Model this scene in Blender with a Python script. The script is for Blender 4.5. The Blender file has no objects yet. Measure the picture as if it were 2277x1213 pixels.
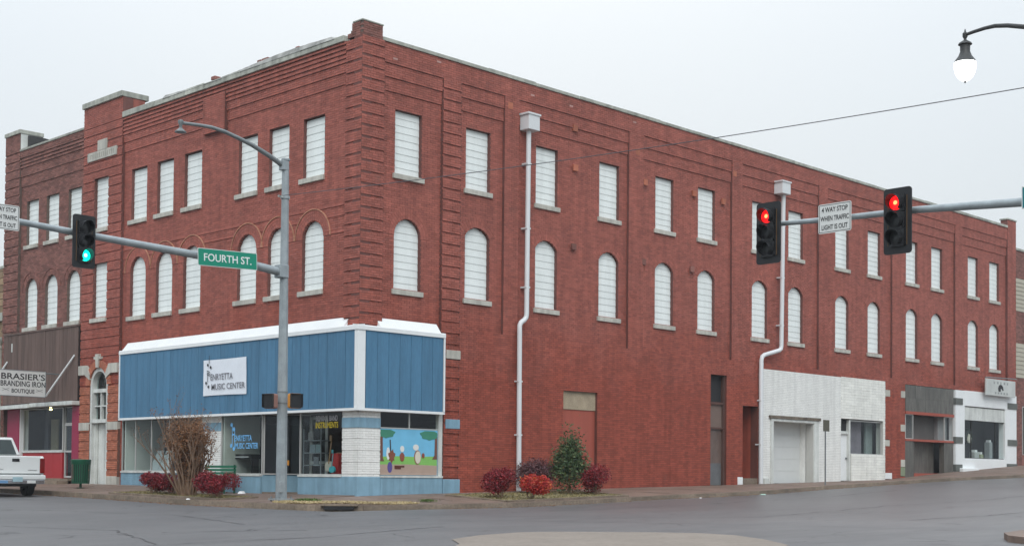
import bpy, bmesh, math, random
import numpy as np
from mathutils import Vector, Matrix
random.seed(7)
rng = np.random.default_rng(7)
R = math.radians
SC = bpy.context.scene
COL = SC.collection

# ------------------------------------------------------------------ camera
CAM = Vector((-26.2664, -32.5137, 0.6228))
YAW, PITCH, ROLL = R(44.68649), R(1.56981), R(0.51846)
FPX, PPX, PPY, IW, IH = 3059.937, 1138.5, 973.339, 2277.0, 1213.0
_f = Vector((math.cos(YAW)*math.cos(PITCH), math.sin(YAW)*math.cos(PITCH), math.sin(PITCH)))
_r0 = Vector((math.sin(YAW), -math.cos(YAW), 0)); _u0 = _r0.cross(_f)
_r = _r0*math.cos(ROLL) + _u0*math.sin(ROLL); _u = -_r0*math.sin(ROLL) + _u0*math.cos(ROLL)
cam = bpy.data.cameras.new('camera'); cam_o = bpy.data.objects.new('camera', cam); COL.objects.link(cam_o)
cam_o.matrix_world = Matrix(((_r.x, _u.x, -_f.x, CAM.x), (_r.y, _u.y, -_f.y, CAM.y), (_r.z, _u.z, -_f.z, CAM.z), (0, 0, 0, 1)))
cam.sensor_width = 36; cam.lens = 36*FPX/IW; cam.shift_y = (PPY-IH/2)/IW
cam.clip_start = .1; cam.clip_end = 4000
SC.camera = cam_o

# measuring helpers: where the sight line of a photo point meets a real wall plane or a given distance
def ray(px, py): return _f + _r*((px-PPX)/FPX) - _u*((py-PPY)/FPX)
def onx(px, py, x=0.): d = ray(px, py); return CAM + d*((x-CAM.x)/d.x)
def ony(px, py, y=0.): d = ray(px, py); return CAM + d*((y-CAM.y)/d.y)
def atd(px, py, dep): return CAM + ray(px, py)*dep

# ------------------------------------------------------------------ world, sun, exposure
W = bpy.data.worlds.new('World'); SC.world = W; W.use_nodes = True
nt = W.node_tree; nt.nodes.clear()
SUN_EL, SUN_AZ = R(42), R(225)      # behind the viewer, soft through cloud
out = nt.nodes.new('ShaderNodeOutputWorld')
bg1 = nt.nodes.new('ShaderNodeBackground'); bg2 = nt.nodes.new('ShaderNodeBackground'); add = nt.nodes.new('ShaderNodeAddShader')
sky = nt.nodes.new('ShaderNodeTexSky'); sky.sky_type = 'NISHITA'; sky.sun_disc = False
sky.sun_elevation = SUN_EL; sky.sun_rotation = R(45) ; sky.dust_density = 4; sky.air_density = 1.5
nt.links.new(sky.outputs[0], bg1.inputs[0]); bg1.inputs[1].default_value = 0.012
tc = nt.nodes.new('ShaderNodeTexCoord'); sep = nt.nodes.new('ShaderNodeSeparateXYZ')
nt.links.new(tc.outputs['Generated'], sep.inputs[0])
mx0 = nt.nodes.new('ShaderNodeMath'); mx0.operation = 'MAXIMUM'; mx0.inputs[1].default_value = 0; nt.links.new(sep.outputs['Z'], mx0.inputs[0])
pw = nt.nodes.new('ShaderNodeMath'); pw.operation = 'POWER'; pw.inputs[1].default_value = 2.2; nt.links.new(mx0.outputs[0], pw.inputs[0])
mr = nt.nodes.new('ShaderNodeMath'); mr.operation = 'MULTIPLY_ADD'; mr.inputs[1].default_value = 1.55; mr.inputs[2].default_value = .665   # overcast: brighter towards the zenith
nt.links.new(pw.outputs[0], mr.inputs[0])
ns = nt.nodes.new('ShaderNodeTexNoise'); ns.inputs['Scale'].default_value = 1.3; ns.inputs['Detail'].default_value = 3
nt.links.new(tc.outputs['Generated'], ns.inputs['Vector'])
mr2 = nt.nodes.new('ShaderNodeMapRange'); mr2.inputs[1].default_value = .3; mr2.inputs[2].default_value = .7
mr2.inputs[3].default_value = .97; mr2.inputs[4].default_value = 1.03
nt.links.new(ns.outputs[0], mr2.inputs[0])
mul = nt.nodes.new('ShaderNodeMath'); mul.operation = 'MULTIPLY'
nt.links.new(mr.outputs[0], mul.inputs[0]); nt.links.new(mr2.outputs[0], mul.inputs[1])
bg2.inputs[0].default_value = (0.895, 0.985, 1.065, 1)
nt.links.new(mul.outputs[0], bg2.inputs[1])
nt.links.new(bg1.outputs[0], add.inputs[0]); nt.links.new(bg2.outputs[0], add.inputs[1]); nt.links.new(add.outputs[0], out.inputs[0])
sl = bpy.data.lights.new('sun', 'SUN'); sl.energy = 1.4; sl.angle = R(35); sl.color = (1, .97, .93)
so = bpy.data.objects.new('sun', sl); COL.objects.link(so)
sd = Vector((math.cos(SUN_EL)*math.cos(SUN_AZ), math.cos(SUN_EL)*math.sin(SUN_AZ), math.sin(SUN_EL)))
so.rotation_euler = sd.to_track_quat('Z', 'Y').to_euler(); so.location = (-20, -20, 40)
SC.view_settings.view_transform = 'Standard'; SC.view_settings.look = 'None'
SC.view_settings.exposure = 0; SC.view_settings.gamma = 1; SC.view_settings.use_curve_mapping = False
SC.render.engine = 'CYCLES'; SC.cycles.use_denoising = True
SC.cycles.max_bounces = 6; SC.cycles.transparent_max_bounces = 12; SC.cycles.caustics_reflective = False; SC.cycles.caustics_refractive = False

# ------------------------------------------------------------------ materials
MATS = {}
def mat(name, col, rough=.8, var=.12, scale=1.5, island=0., bump=0., bscale=20., metal=0., spec=.4, emit=0., second=None, streak=0., stretch=(1, 1, 1), fine=0.0):
    if name in MATS: return MATS[name]
    m = bpy.data.materials.new(name); m.use_nodes = True; MATS[name] = m
    n = m.node_tree.nodes; l = m.node_tree.links; b = n['Principled BSDF']
    b.inputs['Roughness'].default_value = rough; b.inputs['Metallic'].default_value = metal
    b.inputs['Specular IOR Level'].default_value = spec
    tcn = n.new('ShaderNodeTexCoord'); geo = n.new('ShaderNodeNewGeometry')
    mp = n.new('ShaderNodeMapping'); mp.inputs['Scale'].default_value = stretch
    l.new(geo.outputs['Position'], mp.inputs[0])
    t = n.new('ShaderNodeTexNoise'); t.inputs['Scale'].default_value = scale; t.inputs['Detail'].default_value = 5; t.inputs['Roughness'].default_value = .6
    l.new(mp.outputs[0], t.inputs['Vector'])
    r = n.new('ShaderNodeMapRange'); r.inputs[1].default_value = .3; r.inputs[2].default_value = .7
    l.new(t.outputs[0], r.inputs[0])
    c2 = second if second else tuple(max(0, c*(1+var)) for c in col)
    c1 = tuple(c*(1-var) for c in col)
    mx = n.new('ShaderNodeMix'); mx.data_type = 'RGBA'
    mx.inputs[6].default_value = (*c1, 1); mx.inputs[7].default_value = (*c2, 1)
    l.new(r.outputs[0], mx.inputs[0]); cur = mx.outputs[2]
    def scale_by(sock, lo, hi, a=0., bb=1.):
        nonlocal cur
        q = n.new('ShaderNodeMapRange'); q.inputs[1].default_value = a; q.inputs[2].default_value = bb
        q.inputs[3].default_value = lo; q.inputs[4].default_value = hi; l.new(sock, q.inputs[0])
        v = n.new('ShaderNodeVectorMath'); v.operation = 'SCALE'; l.new(cur, v.inputs[0]); l.new(q.outputs[0], v.inputs[3]); cur = v.outputs[0]
    if island:
        oi = n.new('ShaderNodeObjectInfo'); ad = n.new('ShaderNodeMath'); ad.operation = 'ADD'
        l.new(geo.outputs['Random Per Island'], ad.inputs[0]); l.new(oi.outputs['Random'], ad.inputs[1])
        fr = n.new('ShaderNodeMath'); fr.operation = 'FRACT'; l.new(ad.outputs[0], fr.inputs[0])
        scale_by(fr.outputs[0], 1-island, 1+island)
    if fine:
        t3 = n.new('ShaderNodeTexNoise'); t3.inputs['Scale'].default_value = scale*9; t3.inputs['Detail'].default_value = 4
        l.new(mp.outputs[0], t3.inputs['Vector']); scale_by(t3.outputs[0], 1-fine, 1+fine, .3, .7)
    if streak:
        mp2 = n.new('ShaderNodeMapping'); mp2.inputs['Scale'].default_value = (3, 3, .25); l.new(geo.outputs['Position'], mp2.inputs[0])
        t2 = n.new('ShaderNodeTexNoise'); t2.inputs['Scale'].default_value = 1.6; t2.inputs['Detail'].default_value = 4; l.new(mp2.outputs[0], t2.inputs['Vector'])
        scale_by(t2.outputs[0], 1-streak, 1.05, .35, .6)
    l.new(cur, b.inputs['Base Color'])
    if bump:
        tb = n.new('ShaderNodeTexNoise'); tb.inputs['Scale'].default_value = bscale; tb.inputs['Detail'].default_value = 4
        l.new(geo.outputs['Position'], tb.inputs['Vector'])
        bn = n.new('ShaderNodeBump'); bn.inputs['Strength'].default_value = bump; bn.inputs['Distance'].default_value = .02
        l.new(tb.outputs[0], bn.inputs['Height']); l.new(bn.outputs[0], b.inputs['Normal'])
    if emit:
        b.inputs['Emission Color'].default_value = (*col, 1); b.inputs['Emission Strength'].default_value = emit
    return m

def brick_paint(name, lo, hi, mortar=False):
    """painted masonry: two weathered tones of the paint, patches, single odd bricks"""
    m = mat(name, lo, .75, .1, .35, island=0 if mortar else .17, bump=.25, bscale=45, fine=.10, streak=.13)
    n = m.node_tree.nodes; l = m.node_tree.links; b = n['Principled BSDF']
    src = b.inputs['Base Color'].links[0].from_socket
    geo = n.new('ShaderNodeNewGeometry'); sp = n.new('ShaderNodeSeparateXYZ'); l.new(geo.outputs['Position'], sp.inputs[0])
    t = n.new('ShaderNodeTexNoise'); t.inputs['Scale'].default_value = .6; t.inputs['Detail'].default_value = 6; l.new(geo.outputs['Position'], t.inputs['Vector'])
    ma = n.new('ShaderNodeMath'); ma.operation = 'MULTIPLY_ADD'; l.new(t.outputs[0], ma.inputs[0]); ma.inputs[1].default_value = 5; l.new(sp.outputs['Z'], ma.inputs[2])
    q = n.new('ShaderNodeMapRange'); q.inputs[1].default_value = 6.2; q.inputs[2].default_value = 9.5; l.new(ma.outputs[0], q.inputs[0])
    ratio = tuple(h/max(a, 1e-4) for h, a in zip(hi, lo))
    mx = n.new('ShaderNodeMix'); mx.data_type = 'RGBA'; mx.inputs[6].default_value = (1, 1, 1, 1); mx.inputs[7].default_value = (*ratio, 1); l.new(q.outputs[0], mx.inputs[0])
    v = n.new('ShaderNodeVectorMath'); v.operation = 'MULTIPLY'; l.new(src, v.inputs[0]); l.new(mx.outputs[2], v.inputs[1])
    # grime blotches
    t2 = n.new('ShaderNodeTexNoise'); t2.inputs['Scale'].default_value = .9; t2.inputs['Detail'].default_value = 8; t2.inputs['Roughness'].default_value = .7; l.new(geo.outputs['Position'], t2.inputs['Vector'])
    q2 = n.new('ShaderNodeMapRange'); q2.inputs[1].default_value = .60; q2.inputs[2].default_value = .74; q2.inputs[3].default_value = 0; q2.inputs[4].default_value = .45; l.new(t2.outputs[0], q2.inputs[0])
    mx2 = n.new('ShaderNodeMix'); mx2.data_type = 'RGBA'; l.new(q2.outputs[0], mx2.inputs[0]); l.new(v.outputs[0], mx2.inputs[6]); mx2.inputs[7].default_value = (.13, .075, .06, 1)
    l.new(mx2.outputs[2], b.inputs['Base Color'])
    return m

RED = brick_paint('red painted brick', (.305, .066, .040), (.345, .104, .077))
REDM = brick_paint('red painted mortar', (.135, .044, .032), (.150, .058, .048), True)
DARK = mat('old brown brick', (.225, .098, .080), .85, .2, 2.0, island=.28, bump=.3, bscale=45)
DARKM = mat('old brown mortar', (.13, .095, .08), .9, .1)
WHB = mat('white painted brick', (.80, .80, .77), .6, .05, 1.2, island=.03, bump=.1, bscale=40, fine=.04, streak=.06)
WHM = mat('white painted mortar', (.52, .52, .49), .7, .06)
BLB = mat('light blue painted masonry', (.215, .37, .475), .6, .1, 2.0, island=.05, bump=.2, streak=.15)
ORB = mat('orange face brick', (.40, .135, .078), .8, .15, 2.5, island=.2, bump=.2)
CREAMB = mat('tan brick', (.30, .21, .13), .85, .15, 2.5, island=.25)
LIME = mat('limestone', (.50, .485, .43), .85, .12, 2.5, bump=.2, streak=.2, island=.05)
LIMED = mat('weathered limestone coping', (.40, .41, .36), .85, .25, 1.2, bump=.3, island=.12, streak=.25)
GREYST = mat('dark grey panel stone', (.105, .10, .088), .5, .35, 2.2, bump=.2, island=.1, stretch=(2.5, 2.5, .6), fine=.2)
SLAT = mat('white corrugated slat', (.78, .82, .80), .5, .03, .9, spec=.3, island=.02, fine=.015, streak=.02)
SLATB = mat('slat backing', (.30, .32, .33), .6, .1)
WHITE = mat('white painted trim', (.80, .82, .82), .45, .04, 1.5)
OLDWH = mat('old white paint', (.62, .64, .61), .6, .1, 2.0, streak=.15, fine=.06)
BLUE = mat('blue board siding', (.068, .185, .305), .65, .08, 1.3, island=.06, stretch=(3, 3, .4), fine=.08, streak=.08)
BROWN = mat('brown weathered board', (.125, .083, .070), .8, .2, 1.6, island=.15, stretch=(5, 5, .4), fine=.12)
MAGENTA = mat('magenta painted post', (.28, .012, .055), .5, .08)
REDP = mat('red painted panel', (.37, .016, .022), .5, .08)
ALU = mat('aluminium frame', (.52, .52, .50), .4, .05, metal=.3)
GALV = mat('galvanised steel', (.31, .345, .36), .5, .16, 3.0, metal=.35, fine=.06)
GALVD = mat('dark grey pole steel', (.20, .22, .225), .5, .1, 3.0, metal=.35)
BLACKP = mat('black signal plastic', (.012, .013, .015), .45, .1)
SIGORG = mat('orange signal housing', (.62, .25, .02), .5, .1)
SIGWH = mat('white sign sheet', (.66, .67, .65), .5, .05, 3)
INK = mat('black lettering', (.02, .02, .022), .6, .05)
GREYINK = mat('grey lettering', (.17, .17, .19), .6, .05)
SGREEN = mat('street sign green', (.0, .245, .155), .5, .05)
DGREEN = mat('dark green enamel', (.008, .085, .045), .4, .1)
CONC = mat('tan concrete panel', (.37, .30, .21), .85, .15, 3, fine=.15)
REDPLY = mat('red painted plywood', (.345, .082, .055), .7, .08, 1.2, stretch=(4, 4, .3))
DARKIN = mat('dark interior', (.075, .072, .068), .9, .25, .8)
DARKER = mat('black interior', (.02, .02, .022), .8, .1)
TIN = mat('galvanised downpipe paint', (.68, .70, .71), .5, .04, 1.2)
LEAD = mat('roof membrane', (.36, .36, .34), .8, .45, 2.4, bump=.3)
ROOFD = mat('dark roofing', (.05, .05, .05), .9, .1)
RUST = mat('rusty ledge', (.16, .13, .10), .9, .5, 4)
CURT = mat('grey curtain', (.085, .09, .105), .9, .3, 3, stretch=(4, 4, .2))
TANC = mat('tan wallboard', (.24, .21, .14), .9, .1)
BLUELET = mat('light blue lettering', (.16, .46, .80), .6, .03)
YEL = mat('yellow lettering', (.55, .42, .02), .6, .03)
TIRE = mat('tyre rubber', (.015, .015, .016), .8, .1)
TRW = mat('white truck paint', (.72, .74, .73), .25, .02, spec=.6)
CHROME = mat('chrome bumper', (.55, .57, .60), .22, .05, metal=.9)
PAPER = mat('white litter', (.8, .8, .8), .8, .03)

def glass(name, tint=(.88, .93, .92), refl=.7, rough=.01):
    m = bpy.data.materials.new(name); m.use_nodes = True; n = m.node_tree.nodes; l = m.node_tree.links; n.clear()
    o = n.new('ShaderNodeOutputMaterial'); mx = n.new('ShaderNodeMixShader'); tr = n.new('ShaderNodeBsdfTransparent'); gl = n.new('ShaderNodeBsdfGlossy')
    tr.inputs[0].default_value = (*tint, 1); gl.inputs['Roughness'].default_value = rough; gl.inputs[0].default_value = (.9, .95, 1, 1)
    lw = n.new('ShaderNodeLayerWeight'); lw.inputs[0].default_value = .5; p5 = n.new('ShaderNodeMath'); p5.operation = 'POWER'; p5.inputs[1].default_value = 5; l.new(lw.outputs['Facing'], p5.inputs[0])
    mu = n.new('ShaderNodeMath'); mu.operation = 'MULTIPLY_ADD'; mu.inputs[1].default_value = .92*refl; mu.inputs[2].default_value = .06*refl; l.new(p5.outputs[0], mu.inputs[0])
    l.new(mu.outputs[0], mx.inputs[0]); l.new(tr.outputs[0], mx.inputs[1]); l.new(gl.outputs[0], mx.inputs[2]); l.new(mx.outputs[0], o.inputs[0])
    return m
GLASS = glass('shop glass', refl=.5)
TGLASS = glass('truck glass', (.25, .28, .28), 1.0)

def lamp_mat(name, col, strength, base=None):
    m = bpy.data.materials.new(name); m.use_nodes = True; b = m.node_tree.nodes['Principled BSDF']
    b.inputs['Base Color'].default_value = (*(base or col), 1); b.inputs['Emission Color'].default_value = (*col, 1); b.inputs['Emission Strength'].default_value = strength
    b.inputs['Roughness'].default_value = .3
    return m

def road_mat():
    m = bpy.data.materials.new('wet asphalt'); m.use_nodes = True; n = m.node_tree.nodes; l = m.node_tree.links; b = n['Principled BSDF']
    g = n.new('ShaderNodeNewGeometry')
    def noise(sc, det=6, ro=.6, st=(1, 1, 1)):
        mp = n.new('ShaderNodeMapping'); mp.inputs['Scale'].default_value = st; l.new(g.outputs['Position'], mp.inputs[0])
        t = n.new('ShaderNodeTexNoise'); t.inputs['Scale'].default_value = sc; t.inputs['Detail'].default_value = det; t.inputs['Roughness'].default_value = ro; l.new(mp.outputs[0], t.inputs['Vector']); return t.outputs[0]
    def rng_(s, a, b_, lo, hi):
        q = n.new('ShaderNodeMapRange'); q.inputs[1].default_value = a; q.inputs[2].default_value = b_; q.inputs[3].default_value = lo; q.inputs[4].default_value = hi; l.new(s, q.inputs[0]); return q.outputs[0]
    def mix(f, a, b_, mode='MIX'):
        x = n.new('ShaderNodeMix'); x.data_type = 'RGBA'; x.blend_type = mode
        if hasattr(f, 'links'): l.new(f, x.inputs[0])
        else: x.inputs[0].default_value = f
        for i, v in ((6, a), (7, b_)):
            if hasattr(v, 'links'): l.new(v, x.inputs[i])
            else: x.inputs[i].default_value = (*v, 1)
        return x.outputs[2]
    big = rng_(noise(.13, 4), .35, .65, 0, 1)
    c = mix(big, (.096, .094, .096), (.140, .136, .137))
    c = mix(rng_(noise(1.1, 5, .6, (.3, 1.4, 1)), .45, .7, 0, .6), c, (.155, .150, .148)); c = mix(rng_(noise(2.6, 6, .7, (.25, 1.2, 1)), .5, .75, 0, .6), c, (.07, .068, .07))
    c = mix(rng_(noise(60, 2), .3, .7, 0, .5), c, (.05, .05, .052))
    # dark tar lines and cracks
    vo = n.new('ShaderNodeTexVoronoi'); vo.feature = 'DISTANCE_TO_EDGE'; vo.inputs['Scale'].default_value = .22
    nz = n.new('ShaderNodeTexNoise'); nz.inputs['Scale'].default_value = .9; nz.inputs['Detail'].default_value = 6; l.new(g.outputs['Position'], nz.inputs['Vector'])
    av = n.new('ShaderNodeVectorMath'); av.operation = 'MULTIPLY_ADD'; l.new(nz.outputs[1], av.inputs[0]); av.inputs[1].default_value = (2.2, 2.2, 0); l.new(g.outputs['Position'], av.inputs[2])
    l.new(av.outputs[0], vo.inputs['Vector'])
    ck = rng_(vo.outputs['Distance'], .003, .012, 1, 0)
    km = n.new('ShaderNodeMath'); km.operation = 'MULTIPLY'; l.new(ck, km.inputs[0]); l.new(rng_(noise(.5, 2), .5, .62, 0, .8), km.inputs[1])
    c = mix(km.outputs[0], c, (.018, .018, .019))
    l.new(c, b.inputs['Base Color'])
    # wet to the east
    sp = n.new('ShaderNodeSeparateXYZ'); l.new(g.outputs['Position'], sp.inputs[0])
    wet = n.new('ShaderNodeMath'); wet.operation = 'MULTIPLY_ADD'; l.new(noise(.25, 5, .6, (.25, 1, 1)), wet.inputs[0]); wet.inputs[1].default_value = 16; l.new(sp.outputs['X'], wet.inputs[2])
    l.new(rng_(wet.outputs[0], -2, 14, .62, .40), b.inputs['Roughness']); l.new(rng_(wet.outputs[0], -2, 14, .5, 1.0), b.inputs['Specular IOR Level'])
    bn = n.new('ShaderNodeBump'); bn.inputs['Strength'].default_value = .35; bn.inputs['Distance'].default_value = .01; l.new(noise(45, 3), bn.inputs['Height']); l.new(bn.outputs[0], b.inputs['Normal'])
    return m
ROAD = road_mat()
WALK = mat('damp brown concrete', (.175, .120, .092), .6, .25, .8, island=.08, bump=.25, bscale=30, fine=.15, spec=.5)
KERB = mat('kerb concrete', (.20, .155, .115), .75, .3, 1.6, island=.12, bump=.3, fine=.2)
APRON = mat('pink concrete paving', (.22, .185, .155), .8, .1, 1.0, bump=.2, fine=.1)
SOIL = mat('dry grass thatch', (.24, .20, .10), .95, .4, 3, bump=.4, fine=.3)
GROUND = mat('far ground', (.12, .12, .09), .9, .3, .2)

# ------------------------------------------------------------------ object helpers
ORG = {}
def tag(o, label=None, cat=None, group=None, kind=None):
    if label: o['label'] = label
    if cat: o['category'] = cat
    if group: o['group'] = group
    if kind: o['kind'] = kind
    return o
def thing(name, label, cat, loc=(0, 0, 0), group=None):
    o = bpy.data.objects.new(name, None); COL.objects.link(o); o.location = loc; o.empty_display_size = .2
    ORG[o.name] = Vector(loc)
    return tag(o, label, cat, group)
class MB:
    """collects shapes given in world metres (or in a local frame M) and links them as one mesh object"""
    def __init__(s, M=None): s.v = []; s.f = []; s.mi = []; s.M = M; s.k = 0
    def add(s, vs, fs):
        b = len(s.v)
        for p in vs:
            p = Vector(p); s.v.append(tuple(s.M @ p) if s.M else tuple(p))
        for q in fs: s.f.append([b+i for i in q]); s.mi.append(s.k)
        return s
    def box(s, x0, x1, y0, y1, z0, z1):
        vs = [(x, y, z) for z in (z0, z1) for y in (y0, y1) for x in (x0, x1)]
        return s.add(vs, [(0, 2, 3, 1), (4, 5, 7, 6), (0, 1, 5, 4), (2, 6, 7, 3), (0, 4, 6, 2), (1, 3, 7, 5)])
    def fbox(s, F, u0, u1, d0, d1, z0, z1):
        a = F(u0, d0, z0); b = F(u1, d1, z1)
        return s.box(min(a[0], b[0]), max(a[0], b[0]), min(a[1], b[1]), max(a[1], b[1]), min(a[2], b[2]), max(a[2], b[2]))
    def prism(s, A, B):
        n = len(A)
        return s.add(list(A)+list(B), [tuple(range(n))[::-1], tuple(range(n, 2*n))] + [(i, (i+1) % n, n+(i+1) % n, n+i) for i in range(n)])
    def tube(s, pts, rad, n=10, caps=True):
        pts = [Vector(p) for p in pts]; rad = rad if hasattr(rad, '__len__') else [rad]*len(pts)
        vs = []; fs = []
        for i, p in enumerate(pts):
            t = (pts[min(i+1, len(pts)-1)]-pts[max(i-1, 0)]).normalized()
            if i == 0:
                a = Vector((0, 0, 1)) if abs(t.z) < .9 else Vector((1, 0, 0)); e1 = t.cross(a).normalized()
            else: e1 = (e1-t*e1.dot(t)).normalized()
            e2 = t.cross(e1)
            for j in range(n):
                th = 2*math.pi*j/n; vs.append(p + (e1*math.cos(th)+e2*math.sin(th))*rad[i])
        for i in range(len(pts)-1):
            for j in range(n): fs.append((i*n+j, i*n+(j+1) % n, (i+1)*n+(j+1) % n, (i+1)*n+j))
        if caps: fs += [tuple(range(n)), tuple(range((len(pts)-1)*n, len(pts)*n))]
        return s.add(vs, fs)
    def lathe(s, prof, c=(0, 0, 0), axis='z', n=20, a0=0., a1=2*math.pi):
        full = abs(a1-a0-2*math.pi) < 1e-6; m = n if full else n+1; vs = []; fs = []
        for r, h in prof:
            for j in range(m):
                th = a0+(a1-a0)*j/n; x, y = r*math.cos(th), r*math.sin(th)
                p = {'z': (x, y, h), 'x': (h, x, y), 'y': (x, h, y)}[axis]; vs.append((p[0]+c[0], p[1]+c[1], p[2]+c[2]))
        for i in range(len(prof)-1):
            for j in range(n):
                k = (j+1) % m; fs.append((i*m+j, i*m+k, (i+1)*m+k, (i+1)*m+j))
        return s.add(vs, fs)
    def build(s, name, mats, parent=None, smooth=False, label=None, kind=None, bevel=0, recalc=True):
        o = link(name, s.v, s.f, mats, parent, s.mi if any(s.mi) else None, smooth, recalc)
        if bevel:
            m = o.modifiers.new('Bevel', 'BEVEL'); m.width = bevel; m.segments = 2; m.limit_method = 'ANGLE'
        return tag(o, label, None, None, kind)
def world_org(o):
    p = Vector((0, 0, 0))
    while o: p += Vector(o.location); o = o.parent
    return p
def link(name, v, f, mats, parent=None, mi=None, smooth=False, recalc=True):
    me = bpy.data.meshes.new(name)
    w = world_org(parent) if parent else Vector((0, 0, 0))
    if parent: v = [(p[0]-w.x, p[1]-w.y, p[2]-w.z) for p in v]
    me.from_pydata(v, [], f)
    for m in (mats if isinstance(mats, (list, tuple)) else [mats]): me.materials.append(m)
    if mi: me.polygons.foreach_set('material_index', mi)
    if recalc:
        bm = bmesh.new(); bm.from_mesh(me); bmesh.ops.recalc_face_normals(bm, faces=bm.faces); bm.to_mesh(me); bm.free()
    if smooth: me.polygons.foreach_set('use_smooth', [True]*len(me.polygons)); me.update()
    if smooth and hasattr(me, 'set_sharp_from_angle'): me.set_sharp_from_angle(angle=R(40))
    o = bpy.data.objects.new(name, me); COL.objects.link(o)
    if parent: o.parent = parent
    return o
def link_np(name, V, Q, mats, parent=None, mi=None):
    """numpy verts (n,3) and quads (m,4)"""
    me = bpy.data.meshes.new(name)
    if parent: w = world_org(parent); V = V-np.array(w)
    me.vertices.add(len(V)); me.vertices.foreach_set('co', V.astype(np.float32).ravel())
    me.loops.add(Q.size); me.loops.foreach_set('vertex_index', Q.astype(np.int32).ravel())
    me.polygons.add(len(Q)); me.polygons.foreach_set('loop_start', np.arange(0, Q.size, Q.shape[1], dtype=np.int32))
    me.polygons.foreach_set('use_smooth', np.zeros(len(Q), bool))
    for m in mats: me.materials.append(m)
    if mi is not None: me.polygons.foreach_set('material_index', mi.astype(np.int32))
    me.update(calc_edges=True)
    o = bpy.data.objects.new(name, me); COL.objects.link(o)
    if parent: o.parent = parent
    return o
def text(s, name, m, parent, origin, right, up, w=None, h=.3, depth=.004, align='CENTER', bold=0., shear=0):
    """lettering: a mesh lying in the plane of right/up, centred on origin, w wide and h tall"""
    cu = bpy.data.curves.new('t', 'FONT'); cu.body = s; cu.align_x = 'CENTER'; cu.align_y = 'CENTER'; cu.size = 1; cu.extrude = .01; cu.offset = bold; cu.shear = shear; cu.resolution_u = 3
    o = bpy.data.objects.new('t', cu); COL.objects.link(o)
    me = bpy.data.meshes.new_from_object(o.evaluated_get(bpy.context.evaluated_depsgraph_get()))
    bpy.data.objects.remove(o)
    co = np.empty(len(me.vertices)*3); me.vertices.foreach_get('co', co); co = co.reshape(-1, 3)
    lo = co.min(0); hi = co.max(0); c = (lo+hi)/2; sy = h/(hi[1]-lo[1]); sx = (w/(hi[0]-lo[0])) if w else sy
    right = Vector(right).normalized(); up = Vector(up).normalized(); nrm = right.cross(up)
    B = np.array([right, up, nrm]); q = (co-c)*np.array([sx, sy, depth/.02])
    P = q@B + np.array(origin) - np.array(world_org(parent))
    me.vertices.foreach_set('co', P.astype(np.float32).ravel()); me.update()
    me.materials.clear(); me.materials.append(m); me.name = name
    o = bpy.data.objects.new(name, me); COL.objects.link(o); o.parent = parent
    return o
FX = lambda u, d, z: (u, -d, z)
FY = lambda u, d, z: (-d, u, z)

# ------------------------------------------------------------------ ground heights
GR = [(-60, -1.2), (-26, -.78), (-8, -.40), (-2, -.33), (2.6, -.31), (6.9, -.2), (10.3, -.09), (12.8, -.04), (15.6, .04), (19.7, .22), (24, .38), (30.4, .60), (36, .74), (45, .98), (60, 1.4), (150, 3.8)]
GL = [(-60, -.75), (-33, -.55), (-5, -.33), (-2, -.33), (1, -.31), (3, -.3), (6, -.25), (10, -.18), (13, -.15), (20, -.08), (26, 0), (60, .35), (150, 1.2)]
BR = [(-2, -.02), (0, -.02), (3.5, .06), (11, .2), (18, .33), (24, .45), (31, .6), (38, 1.05), (45, 1.42), (60, 2.0)]
BL = [(-2, 0), (0, 0), (6, -.02), (12, .16), (17, .18), (24, .22), (60, .5)]
ip = lambda v, t: float(np.interp(v, [a for a, b in t], [b for a, b in t]))
SW = 4.0
def road_z(x, y): return ip(x, GR)+ip(y, GL)+.33
def walk_z(x, y):
    """top of the pavement round the corner building"""
    tx, ty = max(0, -x/SW), max(0, -y/SW)
    if x >= 0: return ip(x, BR)*(1-ty)+(ip(x, GR)+.13)*ty
    if y >= 0: return ip(y, BL)*(1-tx)+(ip(y, GL)+.13)*tx
    t = max(tx, ty); return -.01*(1-t)-.20*t

# ground and road sheets
def lines(fine, far):
    a = list(np.arange(-60, 130.01, fine)); return sorted(set([-far, -600, -200] + [round(v, 3) for v in a] + [200, 600, far]))
def sheet(name, xs, ys, fn, m):
    V = [(x, y, fn(x, y)) for y in ys for x in xs]; nx = len(xs)
    F = [(j*nx+i, j*nx+i+1, (j+1)*nx+i+1, (j+1)*nx+i) for j in range(len(ys)-1) for i in range(nx-1)]
    return tag(link(name, V, F, m, recalc=False), None, None, None, 'structure')
gx = lines(10, 2500)
sheet('ground', gx, gx, lambda x, y: road_z(x, y)-.9, GROUND)
rx = sorted(set([-60, -40, -30, -22, -16, -12, -9, -7, -5.5, -4.4, -3.95, -3.85, -2, 0] + [g for g, _ in GR if -60 < g < 60] + list(range(2, 120, 3)) + [120]))
ry = sorted(set([-60, -45, -38, -33, -28, -24, -21, -18, -14, -11, -8, -6, -5, -4.4, -3.95, -3.85, -2, 0] + [g for g, _ in GL if -60 < g < 60] + list(range(2, 100, 4)) + [100]))
sheet('road', rx, ry, lambda x, y: road_z(x, y)-(.7 if (x > -3.9 and y > -3.9) else 0), ROAD)

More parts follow.
